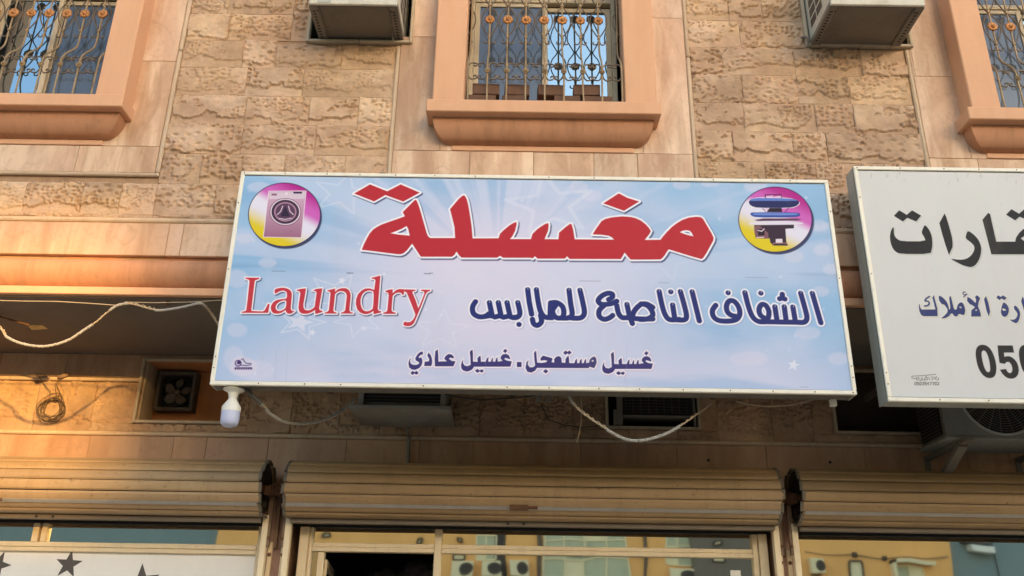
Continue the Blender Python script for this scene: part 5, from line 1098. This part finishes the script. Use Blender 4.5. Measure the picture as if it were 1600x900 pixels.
# ------------------------------------------------------------------ roller shutters
def slat_mesh():
    return None
def shutter(x0, x1, label, bar_at, seed, cap_l=True, cap_r=True):
    rr = random.Random(seed); AY, AZ, RR = -.185, 2.535, .168
    t = thing('roller_shutter', ((x0 + x1) / 2, AY, AZ - RR), label, 'roller shutter', 'rolled up shutters over the shops')
    N = 16; da = 2 * math.pi / N; off = .12
    for k in range(N):
        a = off + k * da; P = []
        R_ = RR + rr.uniform(-.0015, .0015)
        for i in range(7):
            u = -1 + 2 * i / 6; aa = a + u * da * .5 * .915; q = R_ * (1 + .0 * u) - .0015 * (abs(u) > .9) * 3 + .0016 * (1 - u * u); P.append((AY + q * math.cos(aa), AZ + q * math.sin(aa)))
        for i in range(6, -1, -1):
            u = -1 + 2 * i / 6; aa = a + u * da * .5 * .915; q = R_ - .011; P.append((AY + q * math.cos(aa), AZ + q * math.sin(aa)))
        e0, e1 = rr.uniform(-.006, .006), rr.uniform(-.006, .006)
        m = MB(); n = 10; xs = [x0 + e0] + [x0 + (x1 - x0) * i / n + 0 for i in range(1, n)] + [x1 + e1]; M = len(P)
        sag = rr.uniform(0, .0025)
        m.add([(x, y + sag * math.sin((x - x0) * 3 + k), z - sag * math.sin(math.pi * (x - x0) / (x1 - x0))) for x in xs for y, z in P], [(i * M + j, i * M + (j + 1) % M, (i + 1) * M + (j + 1) % M, (i + 1) * M + j) for i in range(n) for j in range(M)] + [tuple(range(M)), tuple(n * M + j for j in range(M))])
        sl = m.build('slat', 'shutter_slat', t)
        for ex, sg_, ok in ((x0 + e0, -1, cap_l), (x1 + e1, 1, cap_r)):
            if ok:
                c = MB(); aa = a + rr.uniform(-.05, .05); y, z = AY + (RR - .002) * math.cos(aa), AZ + (RR - .002) * math.sin(aa); tt = Vector((0, -math.sin(aa), math.cos(aa))) * .028
                c.bar((ex + sg_ * rr.uniform(.001, .006), y - tt.y, z - tt.z), (ex + sg_ * rr.uniform(.001, .006), y + tt.y, z + tt.z), .010, .018, up=(1, 0, 0)); c.build('end_lock', 'lock_metal', sl)
    # inner layers, spiral
    for j, (rad, xi) in enumerate(((.152, .004), (.136, .010), (.121, .006))):
        m = MB(); v = []; n = 32
        for s_, ex in ((0, x0 + xi), (1, x1 - xi)):
            for k in range(n): a = 2 * math.pi * k / n; q = rad + .003 * math.cos(a * 8 + j); v += [(ex, AY + q * math.cos(a), AZ + q * math.sin(a)), (ex, AY + (q - .009) * math.cos(a), AZ + (q - .009) * math.sin(a))]
        f = []
        for k in range(n):
            k2 = (k + 1) % n; a0, b0, a1, b1 = 2 * k, 2 * k + 1, 2 * k2, 2 * k2 + 1; o = 2 * n
            f += [(a0, a1, b1, b0), (a0, o + a0, o + a1, a1), (b0, b1, o + b1, o + b0), (o + a0, o + b0, o + b1, o + a1)]
        m.add(v, f, True); m.build('inner_layer', 'dirty_metal', t)
    for ex in (x0 + .10, x1 - .10): MB().lathe((ex, AY, AZ), [(.03, 0), (.118, 0), (.118, .006), (.03, .006), (.03, 0)], 24, 'x', cap=False).build('drum_wheel', 'shutter_dark', t)
    MB().tube([(x0 - .05, AY, AZ), (x1 + .05, AY, AZ)], .024, 14).build('axle', 'rust', t)
    # lock bar along one slat
    a = off + da * 9.52; y, z = AY + (RR + .002) * math.cos(a), AZ + (RR + .002) * math.sin(a)
    lb = MB(); hw = .012
    cuts = [x0 + .01] + bar_at[1] + [x1 - .01]
    for p, q in zip(cuts, cuts[1:]): lb.bar((p + .001, y, z), (q - .001, y, z), .022, .008, up=(0, math.cos(a), math.sin(a)))
    lb.build('lock_bar', 'lock_bar', t)
    for xc in bar_at[0]:
        MB().box(xc - .055, xc + .055, y - .022, y + .004, z - .014, z + .016, .003).box(xc + .055, xc + .11, y - .012, y + .002, z - .006, z + .010, .002).build('lock_case', 'rust', t)
    # hanging last slats, bottom rail
    MB().prism_x([(-.165, 2.405), (-.152, 2.405), (-.150, 2.366), (-.163, 2.366)], x0 + .03, x1 - .03).build('last_slat', 'shutter_dark', t)
    MB().prism_x([(-.170, 2.368), (-.180, 2.360), (-.178, 2.338), (-.152, 2.334), (-.148, 2.340), (-.150, 2.368)], x0 + .015, x1 - .015).build('bottom_rail', 'rail_grey', t)
    for xc in bar_at[2]: MB().lathe((xc, -.184, 2.350), [(0, 0), (.008, .001), (.008, .008)], 10, 'y').build('bolt', 'black', t)
    for xx, s_ in ((x0 - .005, -1), (x1 + .005, 1)):
        MB().box(xx - .018, xx + .018, -.135, -.09, .0, 2.385, .003).build('guide_rail', 'guide_paint', t)
        MB().box(xx + s_ * .03 - .013, xx + s_ * .03 + .013, -.075, -.045, .0, 2.235, .003).build('guide_backing', 'aluminium', t)
        MB().lathe((xx + s_ * .03, -.08, 2.16), [(0, -.008), (.010, -.004), (.012, .004)], 10, 'y').build('bolt', 'rust', t)
        pl = MB().box(xx + s_ * .02 - .014, xx + s_ * .02 + .014, -.13, -.10, 2.20, 2.50, .003).box(xx + s_ * .048 - .012, xx + s_ * .048 + .012, -.05, -.012, 2.20, 2.62, .003).build('axle_plate', 'rusty_plate', t)
        MB().lathe((xx + s_ * .03, -.137, 2.25), [(0, -.006), (.009, -.003), (.010, .006)], 8, 'y').build('bolt', 'rust', pl)
        MB().box(xx + s_ * .01 - .02, xx + s_ * .01 + .02, AY - .03, -.06, AZ - .04, AZ + .018, .004).build('bearing', 'rust', t)
    return t
shutter(-4.5, -1.495, 'beige rolled up shutter with a long lock bar over the starred shop, left', ([-3.12], [-2.99, -2.33], [-2.86, -2.76]), 1)
shutter(-1.345, 1.598, 'beige rolled up shutter over the laundry door, middle of the three', ([.045], [-.50, -.03, .13, .58], [-.02, .075]), 2)
shutter(1.722, 4.85, 'beige rolled up shutter below the outdoor unit, right of the laundry', ([3.3], [2.55, 3.2], []), 3)
for xm, zz in ((-1.42, 0), (1.66, 0)):
    pts = [(xm - .045 + .0022 * i, -.185 + .034 * math.cos(i * 1.05), 2.528 + .034 * math.sin(i * 1.05)) for i in range(42)]
    tag(MB().tube(pts, .0045, 6).build('shutter_spring', 'rust'), 'rusty torsion spring between the ' + ('left and middle' if xm < 0 else 'middle and right') + ' shutter rolls', 'spring')
# ------------------------------------------------------------------ shop fronts
def shop(x0, x1, label, tz0, tz1, name='shopfront'):
    t = thing(name, ((x0 + x1) / 2, .03, 0), label, 'shopfront', 'shopfronts under the rolled shutters')
    MB().box(x0, x1, .005, .09, 2.336, 2.42, .003).build('head_rail', 'black', t)  # header in shadow; the shadow is painted as black
    return t
yg = .03
t = shop(-4.55, -1.50, 'left shopfront with white film and dark stars on its glass', 2.165, 2.222)
MB().box(-1.562, -1.531, 0, .075, 0, 2.335, .003).build('stile', 'aluminium', t)
MB().box(-1.530, -1.502, -.015, .06, 0, 2.335, .003).build('stile', 'aluminium', t)
MB().box(-4.5, -1.563, .002, .07, 2.166, 2.192, .003).box(-4.5, -1.563, -.004, .07, 2.193, 2.222, .003).build('transom', 'aluminium', t)
xm, _ = at(55, 832, 0); xm2, _ = at(67, 832, 0)
MB().box(xm - .020, xm + .018, .002, .07, 2.223, 2.335, .003).build('mullion', 'aluminium', t); MB().box(xm2 - .010, xm2 + .022, -.002, .07, 2.223, 2.335, .003).build('mullion', 'aluminium', t)
MB().box(-4.5, xm - .016, yg, yg + .005, 2.215, 2.336, 0).build('pane', 'shop_glass', t)
MB().box(xm2 + .018, -1.56, yg, yg + .005, 2.215, 2.336, 0).build('pane', 'shop_glass', t)
MB().box(-4.5, -1.56, yg - .004, yg + .002, .1, 2.17, 0).build('film_panel', 'white_film', t)
MB().box(-4.5, -1.56, .0, .07, 0, .1, .003).build('bottom_rail', 'aluminium', t)
for (px, py, rpx, rot) in ((107, 882, 20, .05), (221, 910, 26, -.12), (-4, 883, 20, .3), (330, 950, 20, .3), (60, 970, 18, 0), (160, 990, 22, .2)):
    cx, cz = at(px, py, yg - .006); r_ = rpx * .0043
    MB().prism([(cx + a, cz - b_) for a, b_ in star_pts(0, 0, r_, rot, 1, 1, .40)], yg - .0058, yg - .0044).build('star', 'star_grey', t)
t = shop(-1.355, 1.605, 'laundry shopfront with an open glass door at its left', 2.19, 2.245)
for a, b_, y0, nm in ((-1.300, -1.245, -.02, 'stile'), (-1.243, -1.222, .0, 'stile'), (1.487, 1.52, .0, 'stile'), (1.522, 1.575, -.02, 'stile')): MB().box(a, b_, y0, .08, 0, 2.335, .003).build(nm, 'aluminium', t)
xm, _ = at(684, 860, 0)
MB().box(xm - .022, xm + .022, -.008, .08, 0, 2.335, .004).build('mullion', 'aluminium', t)
for a, b_ in ((-1.221, xm - .023), (xm + .023, 1.486)):
    MB().box(a, b_, -.002, .07, 2.192, 2.218, .003).box(a, b_, .003, .07, 2.219, 2.244, .003).build('transom', 'aluminium', t)
    MB().box(a - .002, b_ + .002, yg, yg + .005, 2.24, 2.336, 0).build('pane', 'shop_glass', t)
MB().box(xm + .02, 1.49, yg, yg + .005, .1, 2.195, 0).build('pane', 'shop_glass', t)
MB().box(xm + .023, 1.486, .0, .07, 0, .1, .003).build('bottom_rail', 'aluminium', t)
a, _ = at(497, 870, .02); b_, _ = at(507, 870, .02)
MB().box(a, b_, .01, .06, .0, 2.19, .003).build('door_post', 'aluminium', t)
MB().box(-1.221, a - .001, yg, yg + .005, .0, 2.19, 0).build('pane', 'shop_glass_grey', t)
# the door leaf stands open into the shop
dr = MB(); hx = b_ + .01; dl = .78; an = R(97)
def dp(u, z, k=0): return (hx + u * math.cos(an) - k * math.sin(an), .07 + u * math.sin(an) + k * math.cos(an), z)
for u0, u1, z0, z1 in ((0, .035, .02, 2.15), (dl - .035, dl, .02, 2.15), (.035, dl - .035, 2.11, 2.15), (.035, dl - .035, .02, .1)):
    v = [dp(u, z, k) for u in (u0, u1) for k in (0, .035) for z in (z0, z1)]
    dr.add(v, [(0, 1, 3, 2), (4, 6, 7, 5), (0, 4, 5, 1), (2, 3, 7, 6), (0, 2, 6, 4), (1, 5, 7, 3)])
dd = dr.build('door', 'aluminium', t)
MB().add([dp(u, z, k) for u in (.03, dl - .03) for k in (.015, .02) for z in (.09, 2.12)], [(0, 1, 3, 2), (4, 6, 7, 5), (0, 4, 5, 1), (2, 3, 7, 6), (0, 2, 6, 4), (1, 5, 7, 3)]).build('pane', 'shop_glass_grey', dd)
# printed label and small stickers on the glass
p0, p1 = at(1141, 891, yg - .002), at(1158, 905, yg - .002)
MB().box(p0[0], p1[0], yg - .0025, yg - .0012, p1[1], p0[1], .0).build('sticker', 'lamp_white', t)
t = shop(1.725, 4.9, 'right shopfront of frameless glass below the outdoor unit', 0, 0)
MB().box(1.775, 4.9, yg, yg + .006, .02, 2.336, 0).build('pane', 'shop_glass', t)
MB().box(1.73, 1.774, .0, .07, 0, 2.335, .003).build('stile', 'guide_paint', t)
# dark laundry room with wrapped bundles on a shelf
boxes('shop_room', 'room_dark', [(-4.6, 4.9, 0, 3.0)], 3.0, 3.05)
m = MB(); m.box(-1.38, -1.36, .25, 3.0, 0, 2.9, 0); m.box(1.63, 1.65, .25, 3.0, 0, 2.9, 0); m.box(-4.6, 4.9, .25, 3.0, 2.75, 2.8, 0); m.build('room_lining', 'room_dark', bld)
sh = thing('shelf', (-.75, 1.9, 0), 'dark shelf just inside the open laundry door', 'shelf')
MB().box(-1.15, -.2, 1.7, 2.1, 2.02, 2.05, .003).box(-1.15, -1.12, 1.7, 2.1, 0, 2.02, .003).box(-.23, -.2, 1.7, 2.1, 0, 2.02, .003).build('board', 'dark_wood', sh)
for i, (bx_, sz) in enumerate(((-1.0, .13), (-.72, .17), (-.42, .14))):
    m = MB(); v = []; n, k_ = 20, 10; rq = random.Random(i)
    for a in range(k_ + 1):
        ph = math.pi * a / k_
        for b_ in range(n):
            th = 2 * math.pi * b_ / n; q = sz * (1 + .18 * float(vnoise(np.array(th * 2.5 + i * 9), np.array(ph * 4.), i)) + rq.uniform(-.05, .05)); v.append((bx_ + q * 1.15 * math.sin(ph) * math.cos(th), 1.88 + q * math.sin(ph) * math.sin(th), 2.05 + sz * .8 - q * .8 * math.cos(ph)))
    m.add(v, [(a * n + b_, a * n + (b_ + 1) % n, (a + 1) * n + (b_ + 1) % n, (a + 1) * n + b_) for a in range(k_) for b_ in range(n)], False)
    tag(m.build('laundry_bundle', 'bundle'), 'grey plastic wrapped laundry bundle on the shelf behind the open door, ' + ('left', 'middle', 'right')[i] + ' of three', 'bundle', 'laundry bundles on the shelf')

for (px, py), lb in (((1107, 719), 'dark anchor hole in the marble above the laundry shutter, at its right'), ((1297, 722), 'dark anchor hole in the marble above the right shutter'), ((637, 714), 'dark anchor hole in the marble beside the drain pipe')):
    x, z = at(px, py, -.019); MB().lathe((x, -.019, z), [(0, -.0016), (.009, -.0012), (.010, .0006)], 9, 'y').build('anchor_hole', 'black', bld)

for x0_, y_, par in ((-.74, U - .03, 'air_conditioner'), (1.86, U - .03, 'air_conditioner.001')):
    o = bpy.data.objects[par]
    MB().tube(curve([(x0_ - .06, U + .02, 5.30), (x0_ - .05, y_ - .05, 5.225), (x0_ - .048, y_ - .045, 5.20), (x0_ - .046, y_ - .03, 5.165)], 6), .0075, 8).build('drain_hose', 'ac_grey', o)
# ------------------------------------------------------------------ street and the buildings across it, seen in the shop glass
def struct(name, mb, mat): o = mb.build(name, mat); o['kind'] = 'structure'; return o
struct('ground', MB().box(-200, 200, -200, 200, -.6, -.16, 0), 'asphalt')
struct('road', MB().box(-120, 120, -26.5, -8.2, -.5, -.12, 0), 'asphalt')
struct('pavement', MB().box(-60, 60, -8.0, 9, -.4, 0, 0), 'paving')
struct('kerb', MB().box(-60, 60, -8.2, -8.001, -.4, .006, .02), 'kerb')
struct('far_pavement', MB().box(-60, 60, -30, -26.7, -.4, 0, 0), 'paving')
struct('far_kerb', MB().box(-60, 60, -26.699, -26.5, -.4, .006, .02), 'kerb')
m = MB()
for k in range(-12, 13): m.box(k * 6 - 1.5, k * 6 + 1.5, -17.4, -17.26, -.118, -.116, 0)
struct('lane_marking', m, 'street_paint')
OY = -30.0; VY = 2 * .03 - OY            # mirror distance of the facing fronts in the shop glass
def op(px, py): return at(px, py, VY)
def oposite(name, label, rects, y0, depth, mat, roofz):
    t = thing(name, ((rects[0][0] + rects[0][1]) / 2, y0, 0), label, 'building')
    m = MB()
    for r in rects: m.box(r[0], r[1], y0 - .35, y0, r[2], r[3], 0)
    m.build('front_wall', mat, t)
    xs = [r[0] for r in rects] + [r[1] for r in rects]
    MB().box(min(xs) + .01, max(xs) - .01, y0 - depth, y0 - .351, 0, 6.3, 0).build('rear_wing', mat, t)
    return t
xl, xr = op(341, 830)[0], op(1487, 870)[0]
g0, g1 = 7.3, 14.6                                   # opening added in the far front, shaped to throw the golden sun patch
GZ0, GZ1 = 6.97, 8.35
orr = clip([(xl, xr, 0, 10.8)], (7.2, 10.25, GZ0, GZ1))
ob = oposite('apartment_building', 'orange apartment block across the street with tall glazed stair window, seen in the shop glass', orr, OY, 9, 'opposite_orange', 12.5)
bl = oposite('apartment_building', 'blue-grey building across the street, left in the shop glass reflections', [(xl - 26, xl - .02, 0, 10.6)], OY - .4, 9, 'opposite_blue', 12)
br = oposite('apartment_building', 'blue-grey building across the street, right in the shop glass reflections', [(xr + .02, xr + 26, 0, 11)], OY - .4, 9, 'opposite_blue', 13)
ga, gb = op(1078, 870)[0], op(1174, 870)[0]
g = MB(); g.box(ga, gb, OY - .2, OY + .5, 0, 6.4, 0); g.build('shaded_building', 'opposite_grey', ob)  # neighbouring building in shade; the shade is put into its grey
def opwin(parent, x0, y0, x1, y1, nx, nz, fmat='opposite_cream', gmat='block_glass', y=OY):
    (a, t_), (b_, _) = op(x0, y0), op(x1, y0); _, bo = op(x0, y1)
    if a > b_: a, b_ = b_, a
    m = MB(); w = .06
    for i in range(nx + 1): xx = a + (b_ - a) * i / nx; m.box(xx - w / 2, xx + w / 2, y + .001, y + .09, bo, t_, 0)
    for j in range(nz + 1): zz = bo + (t_ - bo) * j / nz; m.box(a, b_, y + .002, y + .08, zz - w / 2, zz + w / 2, 0)
    f = m.build('window', fmat, parent)
    for i in range(nx):
        for j in range(nz):
            MB().box(a + (b_ - a) * i / nx + w / 2, a + (b_ - a) * (i + 1) / nx - w / 2, y + .002, y + .03, bo + (t_ - bo) * j / nz + w / 2, bo + (t_ - bo) * (j + 1) / nz - w / 2, 0).build('pane', gmat if (i * 3 + j) % 5 else 'opposite_cream', f)
opwin(ob, 850, 815, 977, 960, 4, 5); opwin(ob, 743, 835, 774, 874, 2, 2); opwin(ob, 1040, 800, 1077, 882, 2, 3)
for q in ((708, 864, 724, 873), (1325, 877, 1345, 930), (1110, 848, 1122, 854), (1110, 870, 1128, 880)): opwin(ob, *q, 1, 1, 'opposite_dark', 'opposite_dark', OY if q[0] < 1078 or q[0] > 1174 else OY + .5)
opwin(ob, 1400, 884, 1440, 960, 2, 3)
m = MB(); a, z = op(1388, 875); b_, _ = op(1458, 880); m.box(a, b_, OY, OY + .5, z - .12, z, 0); m.box(a, a + .15, OY, OY + .5, z - .7, z, 0); m.build('window_hood', 'opposite_cream', ob)
for px in (844, 1006): x, _ = op(px, 850); MB().tube([(x, OY + .06, 0), (x, OY + .06, 6.6)], .07, 8).build('downpipe', 'dirty_metal', ob)
x, _ = op(780, 850); MB().box(x - .22, x + .22, OY + .001, OY + .05, 0, 6.6, 0).build('shaft', 'opposite_dark', ob)
def far_unit(px, py, w, label, y=OY):
    x, z = op(px, py); wd_ = w / 1400 * 36
    t = thing('outdoor_unit', (x, y + .3, z), label, 'outdoor unit', 'outdoor units on the far orange wall')
    MB().box(x - wd_ / 2, x + wd_ / 2, y + .1, y + .45, z - .62, z, .02).build('casing', 'opposite_cream', t)
    MB().lathe((x + wd_ * .18, y + .455, z - .31), [(0, 0), (.24, 0), (.24, -.01)], 24, 'y').build('fan_guard', 'opposite_dark', t)
    MB().box(x - wd_ * .35, x + wd_ * .35, y, y + .1, z - .68, z - .58, 0).build('bracket', 'opposite_dark', t)
far_unit(722, 877, 30, 'cream outdoor unit on the far wall, leftmost in the shop glass'); far_unit(767, 878, 26, 'cream outdoor unit on the far wall beside the dark shaft'); far_unit(811, 875, 32, 'cream outdoor unit on the far wall left of the tall glazed window')
far_unit(1065, 890, 36, 'outdoor unit on the far wall left of the shaded grey building'); far_unit(1271, 874, 24, 'small unit on the far wall, mirrored near the right shutter post')
t = thing('wall_lamp', (op(1533, 855)[0], OY + .2, op(1533, 855)[1]), 'pale box lamp on the far blue building, mirrored in the right shop glass', 'lamp')
a, z = op(1518, 853); b_, z2 = op(1552, 863); MB().box(a, b_, OY - .39, OY + .1, z2, z, .02).build('lamp_box', 'lamp_white', t)
a, z = op(1506, 846); b_, z2 = op(1548, 853); MB().box(a, b_, OY - .39, OY - .1, z2 + .02, z, .02).build('lamp_arm', 'opposite_dark', t)

# service wires, parapet and small openings that the shop glass mirrors
for (px0, py0, px1, py1) in ((690, 858, 1180, 868), (1255, 862, 1480, 870)):
    a, z = op(px0, py0); b_, z2 = op(px1, py1)
    MB().tube([(a + (b_ - a) * i / 12, OY + .12, z + (z2 - z) * i / 12 - .12 * math.sin(math.pi * i / 12)) for i in range(13)], .02, 5).build('service_wire', 'opposite_dark', ob)
for q in ((655, 845, 662, 850), (1375, 868, 1381, 873), (505, 833, 513, 839), (716, 843, 722, 848), (1330, 866, 1337, 871)): opwin(ob, *q, 1, 1, 'opposite_dark', 'opposite_dark')
a, z = op(xl, 800); zb = op(1300, 856)[1]
m = MB(); m.box(xl + .05, ga - .02, OY + .001, OY + .07, zb + .75, zb + .83, 0); m.build('string_course', 'opposite_cream', ob)
a, z = op(1565, 860); MB().tube([(a, OY - .3, 2), (a - .25, OY - .3, 6.2)], .03, 5).build('service_wire', 'opposite_dark', br)
